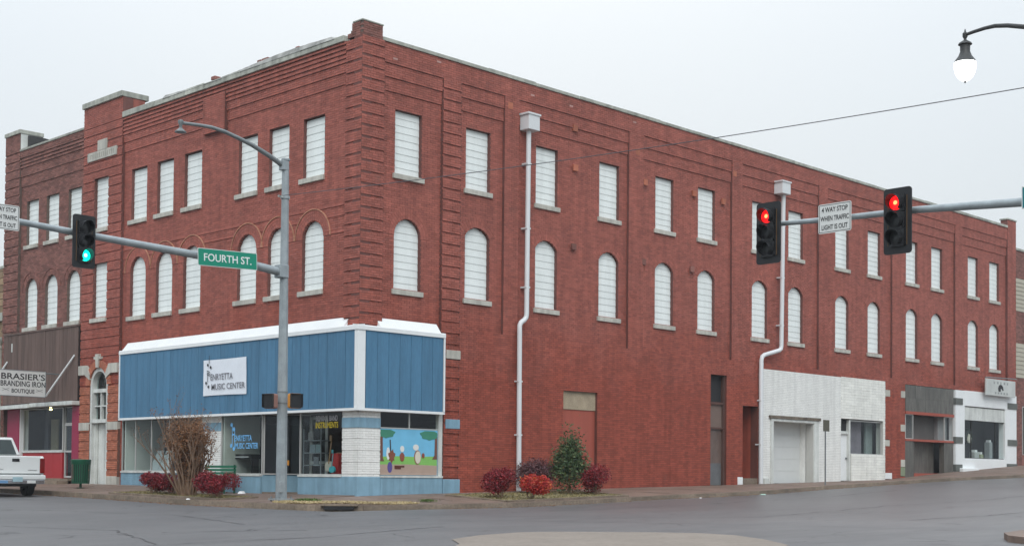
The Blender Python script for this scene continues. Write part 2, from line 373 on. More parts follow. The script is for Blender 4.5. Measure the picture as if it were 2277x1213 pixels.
# kerb and pavement -----------------------------------------------------------
RC = 2.5
def kerb_path():
    P = [(-SW, y) for y in np.arange(60, -1.5, -2.4)][:-1] + [(-SW, SW and -1.5)]
    P += [(-1.5-RC*math.cos(a), -1.5-RC*math.sin(a)) for a in np.linspace(0, math.pi/2, 7)[1:]]
    P += [(x, -SW) for x in np.arange(.9, 90, 2.4)]
    return P
KP = kerb_path()
pave = bpy.data.objects.new('pavement', None); COL.objects.link(pave); tag(pave, None, None, None, 'structure')
kerb = bpy.data.objects.new('kerb', None); COL.objects.link(kerb); tag(kerb, None, None, None, 'structure')
INL = None
for i in range(len(KP)-1):
    a, b = Vector((*KP[i], 0)), Vector((*KP[i+1], 0)); d = (b-a).normalized(); nrm = Vector((d.y, -d.x, 0))
    if nrm.dot(Vector((-1, -1, 0))) < 0: nrm = -nrm
    if (a-b).length < .05: continue
    def top(p):
        if p.x < -1.5 and p.y < -1.5: return -.20
        return (ip(p.y, GL) if p.x < -3.9 else ip(p.x, GR))+.13
    jt = random.uniform(-.004, .004)
    za, zb = top(a)+jt, top(b)+jt; g = d*.006
    A = [a+g, b-g, b-g-nrm*.17, a+g-nrm*.17]; zs = [za, zb, zb, za]
    hi = [Vector((p.x, p.y, z)) for p, z in zip(A, zs)]; lo = [Vector((p.x, p.y, z-.75)) for p, z in zip(A, zs)]
    hi[0] = hi[0]-nrm*.02; hi[1] = hi[1]-nrm*.02
    m = MB(); m.prism(lo, hi); o = m.build('kerb_stone', KERB, kerb)
# bedding under the slabs
V = []; F = []
us = list(np.arange(-SW+.1, 60, 1.0))
def bed(x0, x1, y0, y1, n, m_):
    xs = np.linspace(x0, x1, n); ys = np.linspace(y0, y1, m_); b = len(V)
    for y in ys:
        for x in xs: V.append((x, y, walk_z(x, y)-.03))
    for j in range(m_-1):
        for i in range(n-1): F.append((b+j*n+i, b+j*n+i+1, b+(j+1)*n+i+1, b+(j+1)*n+i))
bed(0, 88, -SW+.15, .3, 60, 4); bed(-SW+.15, .3, 0, 58, 4, 40)
link('slab_bedding', V, F, KERB, pave, recalc=False)
bed2 = MB(); arc = [(-1.5-(RC-.15)*math.cos(a), -1.5-(RC-.15)*math.sin(a)) for a in np.linspace(0, math.pi/2, 9)]
poly = [(0.2, 0.2), (-SW+.15, .2)] + arc + [(.2, -SW+.15)]
bed2.add([(x, y, walk_z(x, y)-.03) for x, y in poly], [tuple(range(len(poly)))]); bed2.build('slab_bedding', KERB, pave)
def slab(pts):
    m = MB(); c = sum((Vector((*p, 0)) for p in pts), Vector())/len(pts); j = random.uniform(-.006, .004)
    q = []
    for p in pts:
        v = Vector((*p, 0)); dv = c-v; v = v+dv.normalized()*.010; q.append((v.x, v.y, walk_z(*p)+j))
    m.prism([(x, y, z-.09) for x, y, z in q], q); m.build('paving_slab', WALK, pave)
CW = [0.06, 1.33, 2.6, SW-.18]
xs = list(np.arange(0, 66, 1.55))
for i in range(len(xs)-1):
    for k in range(3): slab([(xs[i], -CW[k]), (xs[i+1], -CW[k]), (xs[i+1], -CW[k+1]), (xs[i], -CW[k+1])])
ys = list(np.arange(0, 34, 1.55))
for i in range(len(ys)-1):
    for k in range(3): slab([(-CW[k], ys[i]), (-CW[k], ys[i+1]), (-CW[k+1], ys[i+1]), (-CW[k+1], ys[i])])
slab([(0, 0), (-1.33, 0), (-1.33, -1.33), (0, -1.33)]); slab([(-1.33, 0), (-2.6, 0), (-2.6, -1.33), (-1.33, -1.33)]); slab([(0, -1.33), (-1.33, -1.33), (-1.33, -2.6), (0, -2.6)])
slab([(-1.33, -1.33), (-2.6, -1.33), (-2.6, -2.6), (-1.33, -2.6)])
r2 = RC-.18; ar = [(-1.5-r2*math.cos(a), -1.5-r2*math.sin(a)) for a in np.linspace(0, math.pi/2, 9)]
slab([(-2.6, 0), (-SW+.18, 0), (-SW+.18, -1.5), *ar[1:5], (-2.6, -2.6)])
slab([(0, -2.6), (-2.6, -2.6), *ar[4:8], (-1.5, -SW+.18), (0, -SW+.18)])
# far pavement (behind the traffic mast) on the near side of the side street
m = MB(); P = [(-3.3, -23), (-3.2, -22.3), (-2.7, -21.6), (-1.8, -21.1), (-.6, -20.85), (1, -20.7)] + [(x, -20.7) for x in range(4, 60, 4)] + [(56, -34), (-3.3, -34)]
m.prism([(x, y, road_z(x, y)-.3) for x, y in P], [(x, y, road_z(x, max(y, -24))+.12) for x, y in P]); m.build('near_pavement', WALK, kind='structure')
P2 = [(-10.4, -15.6), (-9.7, -14.65), (-8.6, -14.2), (-7.4, -14.03), (-6.7, -14.3), (-5.96, -15.0), (-5.3, -15.7), (-4.85, -16.4), (-4.9, -17.3), (-5.6, -18.45), (-6.6, -19.6), (-9.5, -21), (-13, -19.5), (-12.4, -17.2)]
cen = (-8.5, -17.2); V = [(*cen, road_z(*cen)+.02)] + [(x, y, road_z(x, y)+.012) for x, y in P2]
link('concrete_paving', V, [(0, i+1, (i+1) % len(P2)+1) for i in range(len(P2))], APRON); bpy.data.objects['concrete_paving']['kind'] = 'structure'
def seam(pts, w=.026):
    V = []; F = []
    P = [Vector((*p, 0)) for p in pts]; Q = []
    for a, b in zip(P[:-1], P[1:]):
        n = max(2, int((b-a).length/.35))
        for i in range(n): Q.append(a.lerp(b, i/n)+Vector((random.gauss(0, .035), random.gauss(0, .035), 0)))
    Q.append(P[-1])
    for i, p in enumerate(Q):
        t = (Q[min(i+1, len(Q)-1)]-Q[max(i-1, 0)]).normalized(); nn = Vector((-t.y, t.x, 0))*w*random.uniform(.3, 1.1)
        for q in (p+nn, p-nn): V.append((q.x, q.y, road_z(q.x, q.y)+.006))
    F = [(2*i, 2*i+1, 2*i+3, 2*i+2) for i in range(len(Q)-1)]
    return V, F
TAR = mat('tar seam', (.052, .052, .054), .5, .2)
V = []; F = []
for pts in ([(-9, 2), (-8.2, -3), (-9.5, -8)], [(-14, -3), (-12.5, -8), (-14, -12)], [(-7, -5.6), (-3, -7.0), (2, -6.6), (9, -7.2), (20, -6.8)], [(-3, -10), (3, -12.5), (10, -12), (24, -12.6), (40, -12)],
            [(-16, -12), (-11, -12.4), (-7, -11.5)], [(-6, 6), (-6.6, 12), (-6, 20)], [(4, -16), (12, -17), (22, -16.5)], [(-12, 4), (-11, 9)], [(-11.5, -9.5), (-9.8, -10.6)], [(-5, -9), (-1, -15), (1, -19)]):
    v_, f_ = seam(pts); b = len(V); V += v_; F += [[b+i for i in q] for q in f_]
link('road_seams', V, F, TAR, recalc=False)['kind'] = 'structure'
# storm drain inlet in the corner kerb
dr = thing('storm_drain', 'black storm drain inlet slot set in the kerb at the street corner', 'drain', (-3.27, -3.27, -.3))
ang = math.atan2(-1, 1)
Md = Matrix.Translation((-3.27, -3.27, -.28)) @ Matrix.Rotation(R(-45), 4, 'Z')
MB(Md).box(-.40, .40, -.045, .08, -.045, .055).build('opening', DARKER, dr)
MB(Md).box(-.50, .50, -.06, .5, .058, .105).build('lid', KERB, dr)

# ------------------------------------------------------------------ brickwork
CH, BLN, JT = .0715, .215, .010
class Feat:
    def __init__(s, u0, u1, z0, z1, off=None, mi=0, arch=None, bands=0, bandoff=.05, dent=None):
        s.u0, s.u1, s.z0, s.z1, s.off, s.mi, s.arch, s.bands, s.bandoff, s.dent = u0, u1, z0, z1, off, mi, arch, bands, bandoff, dent
    def at(s, z, k):
        if not (s.z0 <= z < s.z1): return None
        a, b = s.u0, s.u1
        if s.arch:
            h = half_width(z, s.u0, s.u1, s.z1, s.arch)
            if h < .05: return None
            c = (s.u0+s.u1)/2; a, b = c-h, c+h
        off = s.off
        if off is not None:
            if s.bands and k % s.bands == 0: off -= s.bandoff
            if s.dent and (k % 2): off += s.dent
        return a, b, off, s.mi
def half_width(z, u0, u1, z1, arch):
    w = (u1-u0)/2
    if arch == 'semi':
        zc = z1-w; return w if z < zc else math.sqrt(max(0, w*w-(z-zc)**2))
    rise = arch; r = (w*w+rise*rise)/(2*rise); zc = z1-r
    return w if z < z1-rise else min(w, math.sqrt(max(0, r*r-(z-zc)**2)))
def brickwork(F, flip, u0, u1, z0, z1, feats, base_off=0., base_mi=0, CHh=CH, L=BLN, joint=JT, proud=.007, thick=.3, seed=1, corner=None):
    """returns arrays for the bricks (proud of the joints) and boxes for the wall behind them"""
    rg = np.random.default_rng(seed)
    bricks = []; strips = []; prev = None
    K = int(math.ceil((z1-z0)/CHh))
    for k in range(K):
        za = z0+k*CHh; zb = min(za+CHh, z1); zc = (za+zb)/2
        act = [f.at(zc, k) for f in feats]; act = [a for a in act if a]
        cuts = sorted(set([u0, u1] + [min(max(c, u0), u1) for a in act for c in a[:2]]))
        iv = []
        for a, b in zip(cuts[:-1], cuts[1:]):
            if b-a < 1e-4: continue
            c = (a+b)/2; off, mi = base_off, base_mi
            for q in act:
                if q[0] <= c <= q[1]: off, mi = q[2], q[3]
            if off is None: continue
            if iv and abs(iv[-1][1]-a) < 1e-6 and iv[-1][2] == off and iv[-1][3] == mi: iv[-1][1] = b
            else: iv.append([a, b, off, mi])
        if corner is not None and iv and abs(iv[0][0]-u0) < 1e-6: iv[0][0] = -(iv[0][2])+corner
        key = tuple(tuple(i) for i in iv)
        if prev and prev[0] == key: prev[2] = zb
        else:
            if prev: strips += [(i, prev[1], prev[2]) for i in prev[0]]
            prev = [key, za, zb]
        for a, b, off, mi in iv:
            step = L+joint; ph = (k % 2)*step/2
            n0 = math.floor((a-ph)/step); s = ph+n0*step
            while s < b:
                e = s+L; aa = max(s, a+.002); bb = min(e, b-.002)
                if bb-aa > .03: bricks.append((aa, bb, za+joint*.5, zb-joint*.5, off, mi))
                s += step
    if prev: strips += [(i, prev[1], prev[2]) for i in prev[0]]
    B = np.array(bricks)
    return B, strips
def brick_mesh(name, F, flip, B, mats, parent, proud=.008, seed=1):
    rg = np.random.default_rng(seed); n = len(B)
    pr = B[:, 4]+np.where((B[:, 5] == 1) | (B[:, 5] == 2), min(proud, .005) if proud < .02 else proud, proud)*rg.uniform(.7, 1.35, n); bk = B[:, 4]-.012
    j = rg.normal(0, .0012, (n, 4))
    u0, u1, z0, z1 = B[:, 0]+j[:, 0], B[:, 1]+j[:, 1], B[:, 2]+j[:, 2], B[:, 3]+j[:, 3]
    def pt(u, d, z):
        return np.stack([u, -d, z], 1) if F is FX else np.stack([-d, u, z], 1)
    V = np.stack([pt(u0, bk, z0), pt(u1, bk, z0), pt(u1, bk, z1), pt(u0, bk, z1), pt(u0, pr, z0), pt(u1, pr, z0), pt(u1, pr, z1), pt(u0, pr, z1)], 1).reshape(-1, 3)
    q = np.array([[4, 5, 6, 7], [0, 1, 5, 4], [3, 7, 6, 2], [0, 4, 7, 3], [1, 2, 6, 5]])
    if not flip: q = q[:, ::-1]
    Q = (np.arange(n)[:, None, None]*8+q[None]).reshape(-1, 4)
    mi = np.repeat(B[:, 5], 5)
    o = link_np(name, V, Q, mats, parent, mi); o['kind'] = 'stuff'
    return o
def wall_mesh(name, F, strips, mats, parent, thick=.3):
    m = MB()
    for (a, b, off, mi), za, zb in strips:
        m.k = int(mi); m.fbox(F, a, b, off, -thick, za, zb)
    return m.build(name, mats, parent)
def one_brick_mesh(F):
    m = MB(); m.fbox(F, 0, BLN, -.012, .0085, 0, CH-JT); o = m.build('brick', RED); me = o.data; bpy.data.objects.remove(o); return me
def pick_bricks(F, B, n, ok):
    full = (np.abs(B[:, 1]-B[:, 0]-BLN) < 1e-5) & (B[:, 5] == 0)
    c = np.stack([(B[:, 0]+B[:, 1])/2, B[:, 4], (B[:, 2]+B[:, 3])/2], 1)
    P = np.stack([c[:, 0], -c[:, 1], c[:, 2]], 1) if F is FX else np.stack([-c[:, 1], c[:, 0], c[:, 2]], 1)
    d = P-np.array(CAM); r = np.linalg.norm(d, axis=1); cosn = np.abs(d[:, 1] if F is FX else d[:, 0])/r
    score = np.where(full & ok(c[:, 0], c[:, 2]), cosn/r**2, -1)
    idx = np.argsort(-score)[:n]; return idx, score[idx]
def ring(m, F, c, zc, r0, r1, a0, a1, d0, d1, n):
    """radial bricks round an arch"""
    for i in range(n):
        s, e = a0+(a1-a0)*(i+.04)/n, a0+(a1-a0)*(i+.96)/n
        P = [(r0, s), (r1, s), (r1, e), (r0, e)]
        A = [F(c+r*math.cos(t), d0, zc+r*math.sin(t)) for r, t in P]; Bq = [F(c+r*math.cos(t), d1, zc+r*math.sin(t)) for r, t in P]
        m.prism(A, Bq)

# ------------------------------------------------------------------ windows closed with white slats
def slat_window(F, parent, u0, u1, z0, z1, arch=None, n=9, d=-.12, joined=False, sill=True, ov=(.09, .09), sh=.16, wallo=0.):
    hw = lambda z: half_width(min(z, z1-1e-4), u0, u1, z1, arch) if arch else (u1-u0)/2
    c = (u0+u1)/2
    zz = [z0] + ([z for z in np.linspace(z1-(u1-u0)*.55, z1-.004, 9)] if arch else [z1])
    out_ = [(c-hw(z), z) for z in zz] + [(c+hw(z), z) for z in reversed(zz)]
    m = MB(); m.prism([F(u, d-.05, z) for u, z in out_], [F(u, d-.02, z) for u, z in out_])
    win = m.build('window', SLATB, parent)
    hgt = (z1-z0)/n; js = MB()
    for i in range(n):
        a, b = z0+i*hgt+.004, z0+(i+1)*hgt+.004
        if i == n-1: b = z1-.004
        k = 4 if (arch and b > z1-(u1-u0)*.55) else 1
        zs = [a+(b-a)*t/k for t in range(k+1)]
        g = .012
        ol = [(c-max(hw(z)-g, .02), z) for z in zs] + [(c+max(hw(z)-g, .02), z) for z in reversed(zs)]
        dep = lambda z: d+.015-.013*(z-a)/(b-a)+random.uniform(-.001, .001)
        q = js if joined else MB()
        q.prism([F(u, d-.018, z) for u, z in ol], [F(u, dep(z), z) for u, z in ol])
        if not joined: q.build('slat', SLAT, win)
    if joined: js.build('slats', SLAT, win, kind='stuff')
    if sill:
        MB().fbox(F, u0-ov[0], u1+ov[1], -.2, wallo+.075, z0-sh, z0-.003).build('sill', LIME, win, bevel=.008)
    return win

# ================================================================== CORNER BUILDING
BLD = thing('brick_building', 'long three storey red painted brick corner building with blue shopfront canopy', 'building', (0, 0, 0))
PO, WO = .06, -.04       # plane of piers and lower wall, plane of the recessed panels
WX = [1.35, 4.38, 7.69, 11.0, 14.22, 16.87, 20.53, 23.19, 26.9, 29.66, 33.15, 35.63, 39.44, 41.83]
PIL = [(6.07, 6.75), (12.55, 13.4), (19.0, 19.7), (25.4, 26.1), (31.7, 32.4), (37.9, 38.6)]
S1, S2, S3 = 13.34, 12.93, 12.52
fr = [Feat(0, 44.7, 5.35, S3, WO), Feat(0, 44.7, S3, S2, WO+.033), Feat(0, 44.7, S2, S1, WO+.066), Feat(0, 44.7, S1, 14.1, PO)]
fr += [Feat(0, 3.3, -2, 5.35, WO)]
fr += [Feat(a, b, 5.3, 13.42, PO) for a, b in PIL]
fr += [Feat(3.28, 4.08, -2, S1, PO+.01, bands=5, bandoff=.034)]
fr += [Feat(-.12, .80, 2.6, 14.0, PO+.04, bands=5, bandoff=.034)]
fr += [Feat(43.7, 44.7, 5.35, 14.1, PO+.02)]
fr += [Feat(20.9, 27.2, -2, 5.12, PO+.02, 1)]
fr += [Feat(1.5, 1.5, 0, 0)]
# painted bands on the banded pier
holes = [Feat(-.2, 3.42, -2, 2.62)]
for i, x in enumerate(WX):
    holes.append(Feat(x, x+1.1, 9.98, 11.97))
    holes.append(Feat(x, x+1.1, 6.38, 8.62 if i == 0 else 8.76, arch='semi' if i == 0 else .30))
holes += [Feat(9.07, 10.87, -1, 3.62), Feat(17.62, 18.68, -1, 4.70), Feat(19.78, 20.86, -1, 3.58), Feat(21.91, 24.97, -1, 3.0),
          Feat(27.22, 31.05, -1, 5.15), Feat(32.9, 43.65, -1, 5.12)]
# limestone blocks replace bricks
blocks_x = [(3.50, 4.12, 4.36, 4.64, 'l'), (3.50, 4.12, 2.12, 2.42, 'b'), (3.42, 4.14, .04, .50, 'b'),
            (31.05, 31.48, 4.46, 4.76, 'l'), (32.5, 32.88, 4.46, 4.78, 'l'), (31.05, 31.45, 2.16, 2.44, 'l'), (32.48, 32.88, 2.88, 3.2, 'l'),
            (32.5, 32.88, 1.22, 1.55, 'l'), (31.05, 31.66, .64, .92, 'w'), (19.44, 19.78, .36, .66, 'w'), (32.48, 32.88, .78, 1.2, 'g')]
holes += [Feat(a, b, c, d) for a, b, c, d, _ in blocks_x]
feats_x = fr + holes
Bx, Sx = brickwork(FX, True, -.10, 44.7, -.6, 13.97, feats_x, base_off=PO, seed=3, corner=.004)
# end pier rises above the coping
Bx2, Sx2 = brickwork(FX, True, 43.7, 44.7, 13.97, 14.42, [], base_off=PO+.02, seed=4)
Bx = np.concatenate([Bx, Bx2]); Sx += Sx2

# left facade
LW = [12.43, 10.62, 8.79, 5.44, 3.69, 1.83]
fy = [Feat(0, 14.05, 5.3, 12.6, 0), Feat(0, 14.05, 12.6, 12.97, .03), Feat(0, 14.05, 12.97, 13.2, .06), Feat(0, 14.05, 13.2, 13.86, .06, dent=.035), Feat(0, 14.05, 13.86, 14.1, .11),
      Feat(7.22, 8.55, 12.3, 13.6, .14), Feat(-.12, .68, 2.4, 14.0, PO+.04, bands=5, bandoff=.034), Feat(14.05, 17.0, -1, 15, .12, bands=5, bandoff=.028)]
holes_y = [Feat(-.2, 13.95, -1, 2.7)]
for y in LW:
    holes_y += [Feat(y, y+1.1, 9.99, 11.87), Feat(y, y+1.1, 6.40, 8.60, arch='semi')]
holes_y += [Feat(15.05, 16.12, 9.95, 11.9), Feat(15.05, 16.1, 6.5, 8.62), Feat(14.85, 16.2, -1, 4.62, arch='semi')]
fy += [Feat(14.05, 17.0, -1, 3.9, .12, 3, bands=5, bandoff=.028)]
blocks_y = [(14.05, 14.83, 2.22, 2.52, 'l'), (16.22, 17.0, 2.22, 2.52, 'l'), (14.05, 14.83, -.1, .48, 'l'), (16.22, 17.0, -.1, .48, 'l')]
holes_y += [Feat(a, b, c, d) for a, b, c, d, _ in blocks_y]
By, Sy = brickwork(FY, False, -.10, 17.0, -.4, 13.92, fy+holes_y, seed=5, corner=.004)
By2, Sy2 = brickwork(FY, False, 14.05, 17.0, 13.92, 14.74, [], base_off=.12, seed=6)
By = np.concatenate([By, By2]); Sy += Sy2
MT = [RED, WHB, BLB, ORB]; MTM = [REDM, WHM, BLB, mat('orange mortar', (.15, .075, .055), .9)]
okx = lambda u, z: (z > .3) & (u < 20) & ~((u < 3.5) & (z < 5.5))
ix, sx = pick_bricks(FX, Bx, 300, okx)
one = one_brick_mesh(FX); keep = np.ones(len(Bx), bool); keep[ix] = False
# the nearest bricks are picked out one by one
for i in ix:
    b = Bx[i]; o = bpy.data.objects.new('brick', one); COL.objects.link(o); o.parent = BLD
    o.location = (b[0], -b[4]+random.uniform(-.0015, .0015), b[2])
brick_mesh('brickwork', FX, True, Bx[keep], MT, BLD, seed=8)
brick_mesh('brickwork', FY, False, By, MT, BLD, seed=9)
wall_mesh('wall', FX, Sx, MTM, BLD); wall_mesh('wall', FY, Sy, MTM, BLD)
# windows
for i, x in enumerate(WX):
    far = i >= 9
    slat_window(FX, BLD, x, x+1.1, 9.98, 11.97, n=9, joined=far, d=-.16, wallo=WO)
    slat_window(FX, BLD, x, x+1.1, 6.38, 8.62 if i == 0 else 8.76, arch='semi' if i == 0 else .30, n=10, joined=far, d=-.16, wallo=WO)
for y in LW:
    slat_window(FY, BLD, y, y+1.1, 9.99, 11.87, n=8, ov=(.02, .16))
    slat_window(FY, BLD, y, y+1.1, 6.40, 8.60, arch='semi', n=10, ov=(.02, .16))
slat_window(FY, BLD, 15.05, 16.12, 9.95, 11.9, n=9, ov=(.02, .12), wallo=.12, d=-.02)
slat_window(FY, BLD, 15.05, 16.10, 6.50, 8.62, n=10, ov=(.02, .12), wallo=.12, d=-.02)
# arch rings
m = MB(); m2 = MB()
for y in LW:
    c, zc, w = y+.55, 8.60-.55, .55
    for k in range(3): ring(m, FY, c, zc, w+.003+k*.112, w+.108+k*.112, 0, math.pi, -.1, .018+.0015*k, 18+4*k)
    ring(m2, FY, c, zc, w+.343, w+.375, 0, math.pi, -.02, .045, 26)
for k in range(3): ring(m, FX, WX[0]+.55, 8.62-.55, .553+k*.112, .658+k*.112, 0, math.pi, -.1, WO+.014+.0015*k, 18+4*k)
for x in WX[1:]:
    w, rise = .55, .30; r = (w*w+rise*rise)/(2*rise); zc = 8.76-r; a = math.asin(w/r)
    for k in range(3): ring(m, FX, x+w, zc, r+.003+k*.112, r+.108+k*.112, math.pi/2-a, math.pi/2+a, -.1, WO+.013+.0015*k, 15)
m.build('arch_brick', RED, BLD, kind='stuff'); m2.build('arch_moulding', mat('orange arch edge', (.46, .22, .14), .8, .2), BLD, kind='stuff')
# string courses between the arches of the left facade
m = MB()
for z, d in ((8.93, .03), (8.62, .03), (8.10, .03)):
    seg = [(0.7, 14.05)]
    cuts = sorted([(y+.55-math.sqrt(max(0, .95**2-max(0, z-8.05)**2)), y+.55+math.sqrt(max(0, .95**2-max(0, z-8.05)**2))) for y in LW if z-8.05 < .95])
    u = .7
    for a, b in cuts+[(14.04, 14.05)]:
        if a-u > .05: MB().fbox(FY, u, a, -.05, d, z-.03, z+.035).build('string_course', RED, BLD)
        u = max(u, b)
# stone pieces
for a, b, c, d, k in blocks_x:
    MB().fbox(FX, a, b, -.1, PO+.03, c, d).build('stone_block', {'l': LIME, 'b': BLB, 'w': WHITE, 'g': mat('green stained block', (.22, .26, .17))}[k], BLD, bevel=.01)
for a, b, c, d, k in blocks_y:
    MB().fbox(FY, a+.005, b-.005, -.1, .15, c, d).build('stone_block', LIME, BLD, bevel=.01)
# name stone on the tower
ns_ = MB().fbox(FY, 14.42, 16.62, .05, .17, 12.60, 12.94).build('name_stone', LIME, BLD, bevel=.008)
MB().fbox(FY, 15.15, 15.85, .05, .172, 12.945, 13.34).build('date_stone', LIME, BLD, bevel=.008)
q = MB()
for i in range(13):
    u = 14.62+i*.147; q.fbox(FY, u, u+.03, .168, .178, 12.68, 12.86)
    if i % 2: q.fbox(FY, u+.03, u+.08, .168, .176, 12.82-.1*(i % 3 == 0), 12.85-.1*(i % 3 == 0))
q.build('worn_carving', mat('carving shade stone', (.34, .33, .28), .9), ns_)
# coping stones
for i in range(19):
    a = .72+i*2.27
    if a > 43.6: break
    b = min(a+2.26, 43.68); h = .12+random.uniform(-.01, .012)
    MB().fbox(FX, a, b, -.32, PO+.05+random.uniform(-.01, .01), 13.973, 13.973+h).build('coping_stone', LIMED, BLD, bevel=.012)
for i in range(12):
    a = .74+i*1.11; b = min(a+1.10, 14.04)
    MB().fbox(FY, a, b, -.35, .17+random.uniform(-.008, .008), 13.923, 14.13+random.uniform(-.02, .02)).build('coping_stone', LIMED, BLD, bevel=.015)
# membrane folded over the left parapet
V = []; F = []; nU = 60
for i in range(nU+1):
    u = 1.2+10.0*i/nU; h = 14.22+.06*math.sin(i*.11)+random.uniform(-.008, .008)-(.06 if i in (0, nU) else 0)
    for d, z in ((.185, 14.08), (.15, h-.04), (-.05, h), (-.3, h-.05), (-.6, 13.6)): V.append(FY(u, d+random.uniform(-.004, .004), z))
for i in range(nU):
    for j in range(4): F.append((i*5+j, i*5+j+1, (i+1)*5+j+1, (i+1)*5+j))
link('roof_membrane', V, F, LEAD, BLD, smooth=True)
for u, s in ((8.0, .25), (4.9, .35), (3.2, .18), (5.3, .2)):
    MB().fbox(FY, u, u+s, -.25, .05, 14.2, 14.33).build('loose_brick', DARK, BLD, bevel=.02)
for (u0, u1) in ((14.03, 14.98), (14.99, 16.0), (16.01, 17.05)):
    MB().fbox(FY, u0, u1, -.95, .20, 14.743, 14.95).build('coping_stone', LIMED, BLD, bevel=.012)
MB().fbox(FY, 14.06, 16.98, -.8, -.31, 13.3, 14.74).build('tower_back', RED, BLD)
MB().box(43.65, 44.75, -.12, .35, 14.423, 14.50).build('coping_stone', LIMED, BLD, bevel=.012)
# broken corner pier head, built of courses
q = MB(); q2 = MB()
for k in range(6):
    z = 13.972+k*CH; s = max(0, 4-k)*.035
    y1 = .66 if k < 2 else (.50 if k < 3 else .34)
    nb = 4
    for j in range(nb):
        a = -.10+(.80)*j/nb+(.05 if k % 2 else 0); q.box(a+.004, min(a+.196, .70), -.10, .02, z+.004, z+CH-.006)
    nb = int((y1+.10)/.2)
    for j in range(nb): q.box(-.10, .02, -.09+j*.2+.11, -.09+j*.2+.30, z+.004, z+CH-.006)
    q2.box(-.085, .685, -.085, y1-.02, z, z+CH)
q.build('pier_brick', DARK, BLD, kind='stuff'); q2.build('pier_head', DARKM, BLD)
q = MB(); q.box(-.12, .73, -.12, .37, 13.972+6*CH, 13.972+6*CH+.05); q.build('pier_cap', LIMED, BLD, bevel=.015)
# iron tie plates and patches on the side wall
for px, py in ((1135, 235), (1280, 285), (1281, 373), (1418, 338), (1436, 405), (1634, 386), (1277, 548), (1432, 582), (1545, 430), (1610, 448), (1540, 598)):
    p = ony(px, py, -PO); s = .11
    MB().fbox(FX, p.x-s, p.x+s, 0.0, PO+.012, p.z-s, p.z+s).build('wall_patch', ORB if py < 500 else DARK, BLD)
for px, py in ((879, 131), (976, 138), (1270, 236), (1411, 272), (1184, 212)):
    p = ony(px, py, -PO)
    MB().fbox(FX, p.x-.09, p.x+.09, 0.0, PO+.011, p.z-.03, p.z+.03).build('pale_brick', mat('pale brick face', (.45, .27, .24)), BLD)
# upper floors, roof and rear walls
MB().box(.32, 44.4, .32, 17.0, 5.25, 13.3).build('upper_floors', ROOFD, BLD)
MB().box(11.8, 44.4, 1.6, 17.0, -.5, 5.2).build('rear_rooms', DARKIN, BLD)

# downpipes with box heads
def downpipe(x, hx0, hx1, zt, zb, path, r=.085):
    MB().fbox(FX, hx0, hx1, -.02, .42, zb, zt).build('leader_head', TIN, BLD, bevel=.02)
    MB().fbox(FX, hx0-.05, hx1+.03, -.02, .45, zt-.02, zt+.04).build('leader_lid', TIN, BLD)
    p = MB(); p.tube([FX(u, .2, z) for u, z in path], r, 12); p.build('downpipe', TIN, BLD, smooth=True)
    for z in (11.2, 9.0, 7.0, 3.8, 2.0):
        u = np.interp(z, [a[1] for a in path][::-1], [a[0] for a in path][::-1]); MB().fbox(FX, u-.1, u+.1, -.02, .26, z-.025, z+.025).build('pipe_strap', TIN, BLD)
downpipe(7.2, 6.86, 7.40, 12.86, 12.33, [(7.08, 12.42), (7.05, 6.1), (7.03, 5.98), (6.94, 5.88), (6.78, 5.78), (6.72, 5.68), (6.72, 5.5), (6.74, 1.0)])
MB().tube([FX(6.74, .2, 1.0), FX(6.74, .2, .12)], .088, 12).build('pipe_foot', mat('worn pipe foot', (.42, .43, .43), .6, .5, 9), BLD)
downpipe(22.7, 22.06, 22.66, 12.98, 12.48, [(22.45, 12.5), (22.33, 6.15), (22.3, 6.02), (22.15, 5.93), (21.1, 5.68), (20.95, 5.6), (20.88, 5.45), (20.88, .4)], .09)

# ---------------- music shop: canopy
CA = MB()
cd = .25
MB().fbox(FY, -cd+.02, 13.75, .02, cd-.03, 2.66, 5.06).build('canopy_core', DARKIN, BLD)
MB().fbox(FX, -.02, 3.22, .02, cd-.03, 2.66, 5.06).build('canopy_core', DARKIN, BLD)
u = -.10
while u < 13.7:
    e = min(u+.45, 13.72); b = MB().fbox(FY, u+.007, e-.007, cd-.03, cd+random.uniform(-.002, .003), 2.63, 5.0).build('board', BLUE, BLD); u += .45
MB().fbox(FY, -.1, 13.72, cd-.03, cd-.018, 2.63, 5.0).build('board_joint', mat('dark blue joint', (.03, .09, .16)), BLD)
u = .06
while u < 3.2:
    e = min(u+.45, 3.24); MB().fbox(FX, u+.007, e-.007, cd-.03, cd+random.uniform(-.002, .003), 2.63, 5.0).build('board', BLUE, BLD); u += .45
MB().fbox(FX, .0, 3.24, cd-.03, cd-.018, 2.63, 5.0).build('board_joint', MATS['dark blue joint'], BLD)
MB().box(-cd-.012, -cd+.15, -cd-.012, -cd+.15, 2.55, 5.0).build('corner_post', WHITE, BLD)
MB().fbox(FX, -.1, .03, cd-.01, cd+.012, 2.55, 5.0).build('corner_post', WHITE, BLD)
